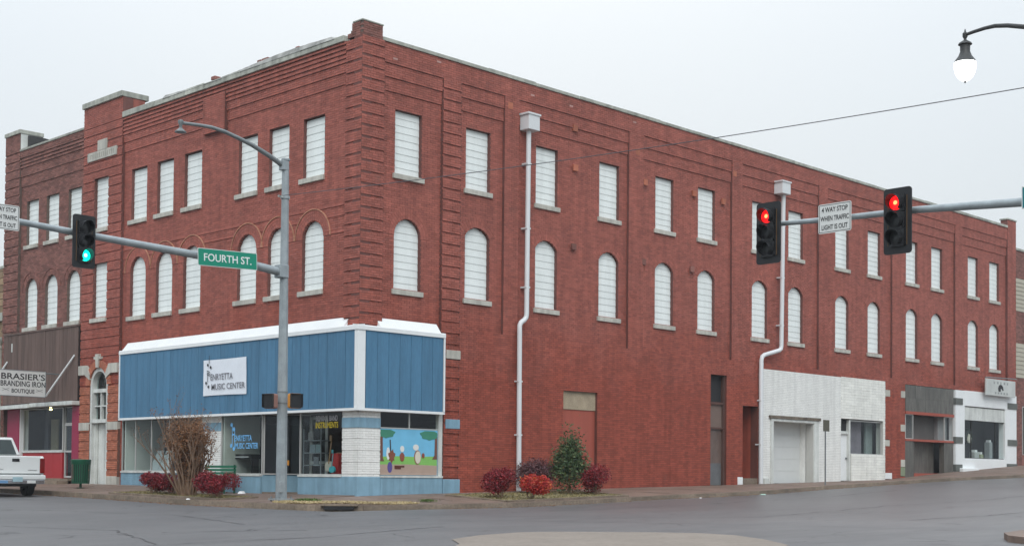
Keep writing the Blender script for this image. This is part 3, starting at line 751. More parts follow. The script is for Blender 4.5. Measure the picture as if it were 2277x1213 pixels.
# sloping white capping with a notch at the corner pier
for F_, e, nn in ((FY, 13.75, .45), (FX, 3.27, .62)):
    q = MB(); lo, hi = (-cd-.03), e
    def sec(u, zt): return [F_(u, .02, 4.98), F_(u, cd+.035, 4.98), F_(u, cd+.035, 5.10), F_(u, cd+.0, 5.13), F_(u, .02, zt)]
    q.prism(sec(nn, 5.42), sec(hi-.16, 5.42)); q.prism(sec(hi-.16+.001, 5.42), sec(hi+.02, 5.14)); q.prism(sec(lo, 5.16), sec(nn-.001, 5.16))
    q.build('canopy_capping', WHITE, BLD)
    MB().fbox(F_, lo+.06, hi+.02, .0, cd+.02, 2.55, 2.625).build('canopy_trim', WHITE, BLD)
    MB().fbox(F_, hi-.04, hi+.02, .0, cd+.02, 2.6, 4.99).build('canopy_end', WHITE, BLD)
    MB().fbox(F_, .05, hi-.05, -.28, cd-.03, 2.56, 2.60).build('canopy_soffit', OLDWH, BLD)
# corner pier of white painted brick with a blue band and plinth
pb = [Feat(-1, 5, -.3, .56, .0, 2), Feat(-1, 5, 2.03, 2.36, .0, 2)]
for F_, fl, w in ((FX, True, .80), (FY, False, .68)):
    fe = [Feat(-.1, w, -.5, 2.6, .08, 1, bands=5, bandoff=.012)]
    b_, s_ = brickwork(F_, fl, -.10, w, -.5, 2.6, fe, base_off=.08, seed=12, corner=.004, thick=.2)
    brick_mesh('painted_brick', F_, fl, b_, MT, BLD, seed=13); wall_mesh('pier', F_, s_, MTM, BLD, thick=.02 if F_ is FX else .021)
for za, zb, nm in ((-.5, .56, 'pier_plinth'), (2.04, 2.35, 'pier_band')):
    MB().box(-.10, .80, -.10, .05, za, zb).build(nm, BLB, BLD, bevel=.01); MB().box(-.10, .05, .052, .68, za, zb).build(nm, BLB, BLD, bevel=.01)
# brick pillar between the left windows + plinths
fe = [Feat(7.36, 8.48, 2.05, 2.36, .015, 2)]
b_, s_ = brickwork(FY, False, 7.36, 8.48, -.3, 2.62, fe, base_off=.0, base_mi=1, seed=14)
brick_mesh('painted_brick', FY, False, b_, MT, BLD, seed=15); wall_mesh('pier', FY, s_, MTM, BLD)
b_, s_ = brickwork(FY, False, 8.5, 13.95, -.3, .62, [], base_off=.02, base_mi=2, seed=16)
brick_mesh('painted_brick', FY, False, b_, MT, BLD, seed=17); wall_mesh('plinth', FY, s_, MTM, BLD)
for F_, a, b in ((FY, .70, 2.92), (FY, 4.95, 7.34), (FX, .82, 3.40)):
    MB().fbox(F_, a, b, -.35, .07, -.4, .54).build('plinth', BLB, BLD, bevel=.015)
    MB().fbox(F_, a, b, -.1, .09, .542, .60).build('window_sill', OLDWH, BLD)
MB().fbox(FY, 8.5, 13.93, -.1, .06, .62, .67).build('window_sill', OLDWH, BLD)
# splayed entry
def pane(a, b, z0, z1, name='shop_window', mt=None, fw=.035, parent=BLD, bars=(), head=True):
    """glass between plan points a and b with an aluminium frame"""
    a, b = Vector((*a, 0)), Vector((*b, 0)); d = (b-a).normalized(); nn = Vector((-d.y, d.x, 0)); L = (b-a).length
    Mx = Matrix(((d.x, nn.x, 0, a.x), (d.y, nn.y, 0, a.y), (0, 0, 1, 0), (0, 0, 0, 1)))
    q = MB(Mx)
    q.box(0, fw, -.03, .03, z0, z1); q.box(L-fw, L, -.03, .03, z0, z1); q.box(fw, L-fw, -.028, .028, z0, z0+fw); q.box(fw, L-fw, -.028, .028, z1-fw, z1)
    for t in bars: q.box(t-fw/2, t+fw/2, -.029, .029, z0+fw, z1-fw)
    fo = q.build(name, mt or ALU, parent)
    xs_ = [fw] + list(bars) + [L-fw]
    for s, e in zip(xs_[:-1], xs_[1:]):
        MB(Mx).add([(s, 0, z0+fw), (e, 0, z0+fw), (e, 0, z1-fw), (s, 0, z1-fw)], [(0, 1, 2, 3)]).build('pane', GLASS, fo, recalc=False)
    return fo
pane((.02, .70), (.02, 2.92), .60, 2.58)
pane((.02, 4.95), (.02, 7.34), .60, 2.58)
pane((.02, 8.5), (.02, 13.93), .67, 2.58, bars=(2.15, 3.35, 4.45))
pane((1.35, 4.15), (.04, 4.93), .60, 2.58)
pane((.04, 2.95), (1.35, 3.25), .60, 2.58)
MB().add([(.0, 4.96, -.3), (1.36, 4.18, -.3), (1.36, 4.18, .58), (.0, 4.96, .58)], [(0, 1, 2, 3)]).build('plinth', BLB, BLD); q = MB(); q.add([(.0, 2.9, -.3), (1.36, 3.22, -.3), (1.36, 3.22, .58), (.0, 2.9, .58)], [(0, 1, 2, 3)])
q.build('plinth', BLB, BLD)
dr_ = pane((1.36, 3.26), (1.36, 4.14), .04, 2.5, name='shop_door', fw=.09)
MB().box(1.31, 1.35, 3.36, 4.05, .95, 1.05).build('handle', ALU, dr_)
MB().box(0, 1.5, 2.9, 5.0, -.3, .03).build('entry_step', KERB, BLD)
# right window with the mural board below
pane((.82, .02), (3.38, .02), 2.05, 2.58, bars=(1.22,))
MB().fbox(FX, 3.24, 3.40, -.1, .04, .6, 2.58).build('window_post', OLDWH, BLD)
MB().fbox(FX, .82, 3.24, -.12, -.03, .6, 2.05).build('window_board', OLDWH, BLD)
# the room behind
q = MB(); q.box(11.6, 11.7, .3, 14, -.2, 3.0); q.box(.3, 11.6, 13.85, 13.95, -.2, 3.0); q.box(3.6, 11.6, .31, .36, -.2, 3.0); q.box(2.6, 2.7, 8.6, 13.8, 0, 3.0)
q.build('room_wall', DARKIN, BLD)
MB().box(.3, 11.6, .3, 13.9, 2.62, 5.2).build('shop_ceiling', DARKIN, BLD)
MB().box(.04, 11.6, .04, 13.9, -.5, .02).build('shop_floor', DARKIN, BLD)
PALE = mat('pale grey green wall', (.62, .66, .60), .8, .05); MB().box(.06, 1.5, 7.24, 7.30, .3, 2.6).build('partition', PALE, BLD); MB().box(.06, 1.7, 13.78, 13.83, .3, 2.6).build('partition', PALE, BLD)
MB().box(.05, .95, .7, 2.9, .02, .6).build('window_shelf', DARKER, BLD); MB().box(.05, .95, 5.0, 7.3, .02, .6).build('window_shelf', DARKER, BLD)

# ---------------- arched doorway in the tower
ADR = MB(); c, zc = 15.52, 3.94
def arch_frame(m, F, c, w0, w1, zc, zb, d0, d1, n=14):
    P0 = [(c-w0, zb)] + [(c+w0*math.cos(t), zc+w0*math.sin(t)) for t in np.linspace(math.pi, 0, n)] + [(c+w0, zb)]
    P1 = [(c-w1, zb)] + [(c+w1*math.cos(t), zc+w1*math.sin(t)) for t in np.linspace(math.pi, 0, n)] + [(c+w1, zb)]
    for i in range(len(P0)-1):
        A = [P0[i], P0[i+1], P1[i+1], P1[i]]
        m.prism([F(u, d0, z) for u, z in A], [F(u, d1, z) for u, z in A])
arch_frame(ADR, FY, c, .67, .53, zc, .15, -.15, .10); door = ADR.build('arched_doorway', OLDWH, BLD)
q = MB(); q.fbox(FY, c-.55, c+.55, -.12, .05, 3.66, 3.80); q.fbox(FY, c-.60, c+.60, -.12, .12, 2.50, 2.64); q.fbox(FY, c-.04, c+.04, -.1, .02, 2.64, 3.66)
q.fbox(FY, c-.5, c+.5, -.1, 0, 3.12, 3.17); q.fbox(FY, c-.53, c-.42, -.12, .0, .15, 2.5); q.fbox(FY, c+.42, c+.53, -.12, .0, .15, 2.5); q.build('transom', OLDWH, door)
MB().fbox(FY, c-.53, c+.53, -.10, -.095, 2.64, 4.5).build('pane', GLASS, door); MB().fbox(FY, c-.56, c+.56, -1.3, -.35, .1, 4.5).build('hall', DARKIN, door)
MB().fbox(FY, c-.02, c+.42, -.2, -.13, .15, 2.48).build('door_leaf', OLDWH, door)
q = MB(); q.fbox(FY, c-.42, c-.02, -.2, -.13, .15, .75); q.fbox(FY, c-.42, c-.36, -.2, -.13, .75, 2.48); q.fbox(FY, c-.08, c-.02, -.2, -.13, .75, 2.48); q.fbox(FY, c-.36, c-.08, -.2, -.13, 2.35, 2.48); q.build('door_leaf', OLDWH, door)
MB().fbox(FY, c-.36, c-.08, -.17, -.165, .75, 2.35).build('pane', GLASS, door)
# voussoirs: keystone and shoulder stones, orange brick ring
q = MB(); ring(q, FY, c, zc, .675, .95, R(0), R(180), .0, .17, 26); q.build('arch_brick', ORB, BLD, kind='stuff')
def wedge(a0, a1, r0, r1, d=.21):
    P = [(r0, a0), (r1, a0), (r1, a1), (r0, a1)]
    MB().prism([FY(c+r*math.cos(t), 0, zc+r*math.sin(t)) for r, t in P], [FY(c+r*math.cos(t), d, zc+r*math.sin(t)) for r, t in P]).build('voussoir', LIME, BLD, bevel=.008)
wedge(R(83), R(97), .66, 1.18, .23); MB().fbox(FY, c-.26, c+.26, .1, .215, zc+.98, zc+1.08).build('keystone_ear', LIME, BLD)
for s in (1, -1):
    P = [(.62, .22), (.60, .42), (.84, .78), (1.47 if s < 0 else 1.47, .78), (1.47, .42), (.98, .42)]
    P = [(c+s*a, zc+b) for a, b in P]
    P = [(min(max(u, 14.06), 16.99), z) for u, z in P]
    MB().prism([FY(u, 0, z) for u, z in P], [FY(u, .205, z) for u, z in P]).build('shoulder_stone', LIME, BLD)

# ---------------- side wall: openings
MB().fbox(FX, 9.05, 10.9, -.25, -.03, 2.98, 3.63).build('concrete_panel', CONC, BLD)
MB().fbox(FX, 9.05, 10.9, -.25, -.06, -.3, 2.975).build('boarded_doorway', REDPLY, BLD)
# tall narrow doorway
nd = MB(); nd.fbox(FX, 17.6, 17.68, -.25, -.02, .3, 4.7); nd.fbox(FX, 18.60, 18.7, -.25, -.02, .3, 4.7); nd.fbox(FX, 17.68, 18.6, -.25, -.05, 3.52, 3.62); nd.fbox(FX, 17.68, 18.6, -.25, -.05, 2.55, 2.62)
nd = nd.build('side_door', mat('dark brown frame', (.10, .05, .04)), BLD)
MB().fbox(FX, 17.68, 18.6, -.25, -.16, 3.62, 4.7).build('pane', DARKER, nd); MB().fbox(FX, 17.68, 18.6, -.25, -.12, 2.62, 3.52).build('panel', mat('brown grey panel', (.17, .12, .10), .7, .1), nd)
MB().fbox(FX, 17.68, 18.6, -.25, -.13, .3, 2.55).build('door_leaf', mat('scuffed brown door', (.13, .09, .075), .4, .4, 2.0, stretch=(1, 1, .5)), nd)
MB().fbox(FX, 17.70, 18.58, -.13, -.118, .34, 1.2).build('kick_plate', mat('grey kick plate', (.12, .125, .13), .35, .3, 2), nd)
# recessed entry
q = MB(); q.fbox(FX, 19.7, 19.78, -1.5, -.3, .3, 3.6); q.fbox(FX, 20.86, 20.95, -1.5, -.3, .3, 3.6); q.fbox(FX, 19.7, 20.95, -1.5, -.3, 3.58, 3.7); q.build('entry_wall', RED, BLD)
q = MB().fbox(FX, 19.78, 20.86, -1.4, -1.3, .6, 3.58).build('entry_door', mat('grey green door', (.13, .14, .12), .6, .3), BLD)
MB().fbox(FX, 20.0, 20.7, -1.3, -1.29, 1.4, 3.0).build('pane', DARKER, q)
MB().fbox(FX, 19.78, 20.86, -1.3, .06, .25, .62).build('entry_step', KERB, BLD)
# garage bay
MB().fbox(FX, 24.97, 25.03, -.75, -.28, .3, 3.1).build('garage_jamb', WHB, BLD); MB().fbox(FX, 21.85, 21.91, -.75, -.28, .3, 3.1).build('garage_jamb', WHB, BLD)
MB().fbox(FX, 21.9, 25.0, -.75, -.28, 3.0, 3.06).build('garage_head', WHB, BLD)
GD = mat('white garage panel', (.66, .68, .67), .5, .03, 1.2)
gd = MB().fbox(FX, 21.9, 24.98, -.66, -.60, .35, 3.0).build('garage_door', GD, BLD)
for i in range(5): MB().fbox(FX, 21.92, 24.96, -.60, -.585+random.uniform(0, .004), .42+i*.515, .42+i*.515+.508).build('door_panel', GD, gd)
q = MB(); q.fbox(FX, 21.72, 21.90, -.05, .13, .4, 3.0); q.fbox(FX, 24.98, 25.35, -.05, .13, .45, 3.0); q.fbox(FX, 21.72, 25.35, -.05, .135, 3.003, 3.10); q.build('garage_frame', OLDWH, BLD)
MB().fbox(FX, 21.6, 25.45, .0, .17, 3.11, 3.23).build('rusty_lintel', RUST, BLD)
MB().fbox(FX, 21.2, 21.55, -.05, .17, .38, .62).build('post_foot', OLDWH, BLD)
# white rough stone bay, door and window
WR = mat('white painted rough stone', (.80, .80, .75), .7, .06, 1.5, island=.05, bump=.3, bscale=12, streak=.06)
fe = [Feat(27.24, 28.08, -1, 3.23), Feat(28.12, 30.85, 1.72, 3.26)]
fe = [Feat(27.22, 28.1, -1, 3.26), Feat(28.08, 30.88, 1.72, 3.26)]
b_, s_ = brickwork(FX, True, 27.22, 31.05, -.3, 5.15, fe, base_off=PO, CHh=.12, L=.42, joint=.009, seed=21)
brick_mesh('rough_stone', FX, True, b_, [WR], BLD, proud=.018, seed=22); wall_mesh('wall', FX, s_, [WHM], BLD)
q = MB().fbox(FX, 27.25, 27.98, -.2, -.1, .55, 2.62).build('white_door', WHITE, BLD); MB().fbox(FX, 27.86, 27.93, -.1, -.04, 1.5, 1.58).build('handle', GALVD, q)
MB().fbox(FX, 27.25, 27.98, -.2, -.12, 2.75, 3.26).build('transom_light', DARKER, BLD)
q = MB(); q.fbox(FX, 27.98, 28.1, -.22, .02, .55, 3.26); q.fbox(FX, 27.25, 27.98, -.2, -.02, 2.62, 2.75); q.build('door_frame', OLDWH, BLD)
pane((28.1, .05), (30.86, .05), 1.72, 3.26, fw=.05)
MB().fbox(FX, 28.1, 29.9, -.6, -.5, 1.7, 3.26).build('blind', mat('mauve blind', (.22, .19, .215), .8, .15, 2), BLD); MB().fbox(FX, 30.3, 30.9, -.6, -.5, 1.7, 3.26).build('blind', mat('grey green blind', (.25, .29, .28)), BLD)
MB().fbox(FX, 28.0, 30.95, -1.5, -.9, 1.0, 3.6).build('room_wall', DARKIN, BLD)
# grey stone shopfront
for i in range(5):
    for j, (za, zb) in enumerate([(3.86, 4.48), (4.485, 5.1)]):
        a = 32.92+i*.955; MB().fbox(FX, a, a+.95, -.2, .08+random.uniform(-.004, .004), za, zb).build('stone_panel', GREYST, BLD)
MB().fbox(FX, 32.92, 37.7, -.2, .11, 3.72, 3.855).build('red_lintel', REDPLY, BLD)
MB().fbox(FX, 32.92, 33.75, -.2, .06, .7, 2.45).build('stone_panel', GREYST, BLD); MB().fbox(FX, 36.75, 37.7, -.2, .06, .9, 2.45).build('stone_panel', GREYST, BLD)
MB().fbox(FX, 33.75, 36.75, -.6, -.5, .7, 2.45).build('stone_panel', GREYST, BLD); MB().fbox(FX, 32.92, 37.7, -1.3, .09, 2.45, 2.55).build('red_sill', REDPLY, BLD)
MB().fbox(FX, 33.76, 36.74, -1.2, .08, .6, .93).build('red_floor', REDPLY, BLD)
pane((32.95, -.03), (33.7, -.03), 2.55, 3.72); MB().fbox(FX, 33.72, 36.8, -.55, -.5, 2.55, 3.72).build('dark_opening', mat('smoked wall', (.11, .11, .105)), BLD); pane((36.8, -.03), (37.68, -.03), 2.55, 3.72)
MB().fbox(FX, 36.8, 37.7, -.5, -.3, 2.5, 3.75).build('blind', mat('pale grey blind', (.27, .28, .28)), BLD)
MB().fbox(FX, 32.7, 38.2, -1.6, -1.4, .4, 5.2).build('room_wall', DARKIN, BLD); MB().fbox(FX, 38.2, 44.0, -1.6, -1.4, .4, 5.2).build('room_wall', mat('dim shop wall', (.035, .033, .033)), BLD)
# white pier shopfront
q = MB(); 
MB().fbox(FX, 37.84, 38.80, -.25, .12, .9, 5.1).build('white_pier', WHITE, BLD, bevel=.01); MB().fbox(FX, 43.35, 44.68, -.25, .12, 1.2, 5.1).build('white_pier', WHITE, BLD, bevel=.01)
MB().fbox(FX, 38.8, 43.35, -.25, .13, 4.35, 5.12).build('white_beam', WHITE, BLD, bevel=.01); MB().fbox(FX, 38.8, 43.35, -.25, .07, 3.65, 4.30).build('sign_fascia', OLDWH, BLD)
MB().fbox(FX, 38.8, 43.35, -.25, .05, 4.30, 4.35).build('fascia_gap', GREYST, BLD)
MB().fbox(FX, 38.8, 43.4, -.25, .10, .9, 1.72).build('white_plinth', WHITE, BLD, bevel=.01)
GB = mat('grey painted block', (.12, .13, .12))
for a, b in ((37.8, 38.55), (43.6, 44.72)):
    for z in (4.38, 2.45): MB().fbox(FX, a, b, .0, .15, z, z+.32).build('grey_band', GB, BLD)
MB().fbox(FX, 37.8, 38.5, .0, .15, 1.05, 1.4).build('grey_band', GB, BLD); MB().fbox(FX, 43.5, 44.72, .0, .15, 1.3, 1.5).build('grey_band', GB, BLD)
MB().fbox(FX, 38.2, 39.9, .1, .35, .85, 1.22).build('white_step', WHITE, BLD, bevel=.03)
sw_ = pane((38.8, -.0), (43.4, -.0), 1.72, 3.65, bars=(.9, 3.6), mt=mat('dark frame', (.03, .03, .03)))
wr = thing('wreath', 'dark round wreath with pale leaves hanging behind the white shopfront window', 'wreath', (40.4, .5, 2.85))
q = MB(); q.lathe([(.30+.13*math.cos(t), .13*math.sin(t)) for t in np.linspace(0, 2*math.pi, 9)], (40.4, .5, 2.85), 'y', 18); q.build('ring', mat('dark wreath', (.02, .03, .02)), wr)
q = MB(); q.lathe([(.0, -.12), (.22, -.1), (.26, 0)], (40.3, .45, 2.75), 'y', 9); q.build('leaves', mat('pale leaves', (.62, .58, .48)), wr)
for i, (x, w_, h_, cc) in enumerate([(39.3, .45, .5, (.25, .22, .25)), (41.3, .5, .35, (.4, .4, .38)), (41.9, .3, .25, (.3, .32, .2)), (42.9, .35, .9, (.33, .35, .35))]):
    t_ = thing('display_box', ['small mauve display box at left inside the white shopfront window', 'pale display box in the middle of the white shopfront window', 'small olive display box right of the middle in the white shopfront window', 'tall pale display stand at right inside the white shopfront window'][i], 'display', (x, .6, 1.72))
    MB().box(x-w_/2, x+w_/2, .45, .75, 1.72, 1.72+h_).build('carton', mat('display tone %d' % i, cc, .7, .2), t_, bevel=.03); MB().box(x-w_/4, x+w_/4, .5, .7, 1.72+h_, 1.72+h_+.12).build('top', PAPER, t_)
MB().fbox(FX, 38.7, 43.5, -1.1, -.3, 1.0, 1.715).build('window_shelf', DARKIN, BLD)

# ================================================================== things on and in the music shop
bn = thing('banner', 'white cloth banner lettered HENRYETTA MUSIC CENTER on the blue boards', 'banner', (-.27, 7.1, 3.8))
q = [onx(453, 801, -.28), onx(548, 792, -.28), onx(548, 875, -.28), onx(452, 880, -.28)]
V = []; F = []; N = 10
for j in range(N+1):
    for i in range(N+1):
        s, t = i/N, j/N; p = (q[0]*(1-s)+q[1]*s)*(1-t)+(q[3]*(1-s)+q[2]*s)*t
        e = abs(math.sin(math.pi*s))*.012; wv = .007*math.sin(9*s+5*t)*math.sin(7*t+2*s)
        V.append((-.284+wv*.6, p.y, p.z-(.03*math.sin(math.pi*s)*(1-2*t))*.4))
nn_ = len(V)
for j in range(N):
    for i in range(N): F.append((j*(N+1)+i, j*(N+1)+i+1, (j+1)*(N+1)+i+1, (j+1)*(N+1)+i))
o = link('cloth', V, F, mat('banner cloth', (.78, .82, .88), .6, .04, 3), bn, smooth=True)
yR, yU = Vector((0, -1, 0)), Vector((0, 0, 1))
def ltext(s, px0, px1, py, h, x, m, parent, bold=0., name='lettering'):
    a, b = onx(px0, py, x), onx(px1, py, x); return text(s, name, m, parent, ((x, (a.y+b.y)/2, (a.z+b.z)/2)), yR, yU, abs(a.y-b.y), h, .003, bold=bold)
ltext('ENRYETTA', 468, 517, 836, .21, -.31, GREYINK, bn, .005); ltext('MUSIC CENTER', 470, 544, 857, .20, -.31, GREYINK, bn, .005)
q = MB()
for px, py in ((462, 811), (468, 816), (458, 851), (463, 859)):
    p = onx(px, py, -.315); q.lathe([(.0, -.002), (.05, -.002), (.05, .002)], (p.x, p.y, p.z), 'x', 10)
for px, py, l_ in ((465, 808, .28), (461, 848, .28)): p = onx(px, py, -.315); q.box(-.317, -.313, p.y-.012, p.y+.012, p.z, p.z+l_)
for dz in (.0, .06, .12): p = onx(463, 832, -.315); q.add([(-.315, p.y+.09, p.z+dz), (-.315, p.y-.09, p.z+dz-.06), (-.315, p.y-.09, p.z+dz-.03), (-.315, p.y+.09, p.z+dz+.03)], [(0, 1, 2, 3)])
q.build('note_marks', INK, bn)
# window lettering (stuck on the glass: parts of the shopfront)
gl_ = bpy.data.objects['shop_window.001']
ltext('ENRYETTA', 521, 560, 973, .20, .0, BLUELET, gl_, .02); ltext('MUSIC CENTER', 523, 574, 990, .20, .0, BLUELET, gl_, .02)
q = MB(); p = onx(516, 990, -.005)
q.box(-.002, .002, p.y-.015, p.y+.015, p.z, p.z+.65); q.box(-.0022, .0022, p.y-.16, p.y+.01, p.z+.35, p.z+.40); q.box(-.002, .002, p.y-.16, p.y-.13, p.z-.1, p.z+.5)
for dy, dz in ((.05, 0), (-.1, -.1), (-.1, .55), (.04, .7)): q.lathe([(0, -.003), (.07, -.003), (.07, .003)], (-.002, p.y+dy, p.z+dz), 'x', 10)
q.build('note_marks', BLUELET, gl_)
gl_ = bpy.data.objects['shop_window']
ltext('SCHOOL BAND', 703, 751, 929, .17, .0, mat('grey window lettering', (.48, .48, .50)), gl_, .01); ltext('INSTRUMENTS', 702, 752, 944, .19, .0, YEL, gl_, .02)
# mural board, painted with a generic park and instruments
mu_ = thing('mural_board', 'painted board of a park with trees and band instruments in the side window', 'mural', (2.0, -.04, .6))
mc = lambda n_, c_: mat('mural '+n_, c_, .7, .06, 3)
MB().fbox(FX, .82, 3.22, -.03, .012, .61, 2.04).build('board', mc('sky', (.17, .50, .74)), mu_)
def flat(pts, d, m_, nm): MB().prism([FX(.84+x*2.36, .0, .62+z*1.40) for x, z in pts], [FX(.84+x*2.36, d, .62+z*1.40) for x, z in pts]).build(nm, m_, mu_)
flat([(0, 0), (1, 0), (1, .43), (.6, .41), (.3, .42), (0, .40)], .016, mc('grass', (.22, .50, .12)), 'painted_grass')
flat([(0, 0), (1, 0), (1, .22), (.5, .24), (0, .23)], .019, mc('path', (.42, .31, .25)), 'painted_path')
flat([(.0, .30), (.075, .30), (.05, .38), (.045, .85), (0, .88)], .022, mc('trunk', (.17, .07, .05)), 'painted_trunk')
flat([(.91, .36), (1, .36), (1, .88), (.96, .85), (.955, .45)], .022, mc('trunk', (.17, .07, .05)), 'painted_trunk')
blob = lambda cx, cz, rx_, rz_, n=14, w=.12: [(min(max(cx+rx_*math.cos(t)*(1+w*math.sin(5*t)), 0), 1), min(cz+rz_*math.sin(t)*(1+w*math.sin(7*t)), .995)) for t in np.linspace(0, 2*math.pi, n, endpoint=False)]
flat(blob(.10, .92, .15, .10, 20), .024, mc('leaves', (.05, .24, .16)), 'painted_foliage'); flat(blob(.86, .91, .16, .11, 20), .024, mc('leaves', (.05, .24, .16)), 'painted_foliage')
flat(blob(.20, .42, .055, .13, 16, .25), .027, mc('bass', (.22, .07, .04)), 'painted_double_bass'); flat([(.175, .52), (.19, .52), (.178, .78), (.165, .78)], .027, mc('neck', (.04, .03, .03)), 'painted_bass_neck')
flat(blob(.65, .40, .06, .16, 16, 0), .026, mc('drum rim', (.30, .15, .10)), 'painted_drum'); flat(blob(.655, .40, .05, .14, 16, 0), .029, mc('drum skin', (.66, .62, .52)), 'painted_drum_skin')
flat([(.25, .13), (.36, .13), (.36, .17), (.42, .17), (.42, .21), (.25, .21)], .027, mc('bench', (.10, .03, .02)), 'painted_bench')
flat(blob(.38, .40, .04, .10, 14, .1), .027, mc('case', (.26, .07, .04)), 'painted_guitar_case'); flat(blob(.17, .17, .04, .12, 14, 0), .027, mc('drum blue', (.09, .07, .26)), 'painted_blue_drum')
flat(blob(.14, .47, .03, .14, 12, 0), .025, mc('white drum', (.75, .75, .72)), 'painted_white_cloud'); flat(blob(.38, .58, .035, .07, 12, 0), .025, mc('white drum', (.75, .75, .72)), 'painted_white_balloon'); flat(blob(.62, .62, .05, .07, 12, 0), .024, mc('white drum', (.75, .75, .72)), 'painted_white_balloon'); flat(blob(.75, .44, .025, .06, 10, 0), .027, mc('case', (.26, .07, .04)), 'painted_horn_case')
# instruments behind the glass
def guitar(px, py, x, s, mb, mn, label, lean=.0):
    p = onx(px, py, x); t = thing('guitar', label, 'guitar', (x, p.y, .61)); c_ = (x, p.y, .61)
    q = MB(); n = 22; P = []
    for k in range(n):
        a = 2*math.pi*k/n; r = (.155+.035*math.cos(2*a)+.02*math.sin(a))*s; P.append((r*math.cos(a), .21*s+r*1.15*math.sin(a)))
    q.prism([(x, p.y+a, .61+b) for a, b in P], [(x+.07, p.y+a, .61+b) for a, b in P]); q.build('body', mb, t, bevel=.01)
    MB().tube([(x+.0, p.y, .61+.3*s), (x+.04, p.y+lean, .61+.95*s)], .022*s, 6).build('neck', mn, t)
    MB().box(x-.01, x+.03, p.y+lean-.04*s, p.y+lean+.04*s, .61+.93*s, .61+1.08*s).build('head', mn, t)
    return t
WOOD = mat('light wood', (.30, .18, .09), .5, .1)
guitar(731, 1040, .55, 1.15, mat('cream guitar', (.55, .50, .42), .3), WOOD, 'tall cream guitar standing in the shop window behind the smaller blue one', -.08)
guitar(737, 1050, .30, .72, mat('turquoise guitar', (.05, .42, .48), .3), mat('turquoise neck', (.08, .35, .40), .3), 'small turquoise guitar leaning in front of the cream guitar in the shop window', -.03)
p = onx(750, 1040, .6); t = thing('speaker_cabinet', 'red fronted speaker cabinet beside the guitars in the shop window', 'speaker', (.5, p.y, .61))
MB().box(.50, .8, p.y-.17, p.y+.17, .61, 1.28).build('cabinet', mat('red cabinet', (.42, .03, .03)), t, bevel=.01); MB().box(.497, .5, p.y-.14, p.y+.14, .64, .9).build('grille', REDP, t)
p = onx(758, 1040, .9); t = thing('wooden_box', 'tan wooden box right of the red speaker cabinet in the shop window', 'box', (.8, p.y, .61)); MB().box(.85, 1.1, p.y-.12, p.y+.15, .61, 1.28).build('side_board', WOOD, t); MB().box(.84, 1.11, p.y-.13, p.y+.16, 1.28, 1.31).build('lid', WOOD, t)
p = onx(545, 1040, .7); t = thing('keyboard', 'black digital piano standing in the shop window by the entry', 'keyboard', (.7, p.y, .61))
MB().box(.5, .9, p.y-.62, p.y+.62, 1.12, 1.28).build('case', DARKER, t); MB().box(.55, .85, p.y-.6, p.y-.55, .61, 1.12).build('leg', DARKER, t); MB().box(.55, .85, p.y+.55, p.y+.6, .61, 1.12).build('leg', DARKER, t); MB().box(.47, .5, p.y-.5, p.y+.5, 1.17, 1.2).build('keys', PAPER, t)
p = onx(692, 1030, 1.0); t = thing('display_shelf', 'grey metal shelf with sheet music seen through the shop window', 'shelf', (1.2, p.y, .6))
for z in (.9, 1.3, 1.7): MB().box(1.0, 1.4, p.y-.5, p.y+.45, z, z+.03).build('shelf_board', GALV, t)
for dy in (-.5, .42): MB().box(1.0, 1.03, p.y+dy, p.y+dy+.03, .1, 2.1).build('upright', GALV, t)
for i, (dy, z, cc) in enumerate([(-.3, 1.33, (.25, .35, .38)), (.0, 1.33, (.3, .38, .42)), (.1, 1.73, (.42, .42, .42)), (-.2, .93, (.2, .22, .24))]):
    MB().box(1.05, 1.07, p.y+dy-.12, p.y+dy+.14, z, z+.26).build('sheet_music', mat('sheet tone %d' % i, cc), t)
for i, (px, s_) in enumerate(((350, .6), (372, .8))):
    p = onx(px, 1035, .8); t = thing('pale_board', ['pale board leaning left of the twiggy bush inside the shop window', 'wider pale board partly behind the twiggy bush inside the shop window'][i], 'board', (.8, p.y, .6))
    MB().prism([(.6, p.y-s_/2, .62), (.6, p.y+s_/2, .62), (.9, p.y+s_/2-.15, 1.45), (.9, p.y-s_/2, 1.45)], [(.62, p.y-s_/2, .62), (.62, p.y+s_/2, .62), (.92, p.y+s_/2-.15, 1.45), (.92, p.y-s_/2, 1.45)]).build('panel', mat('pale board', (.42, .46, .46)), t)
    MB().box(.85, 1.2, p.y-.02, p.y+.02, .62, .65).build('foot', GALV, t)
t = thing('warning_tag', 'small amber tag on the glass of the shop entry', 'tag', (.6, 4.55, 1.25)); p = onx(640, 1028, .5); MB().box(p.x, p.x+.02, p.y-.05, p.y+.05, p.z-.08, p.z+.08).build('card', SIGORG, t); t.location = p; t.children[0].location = -Vector((.6, 4.55, 1.25))*0
t.children[0].data.transform(Matrix.Translation(Vector((.6, 4.55, 1.25))-p))

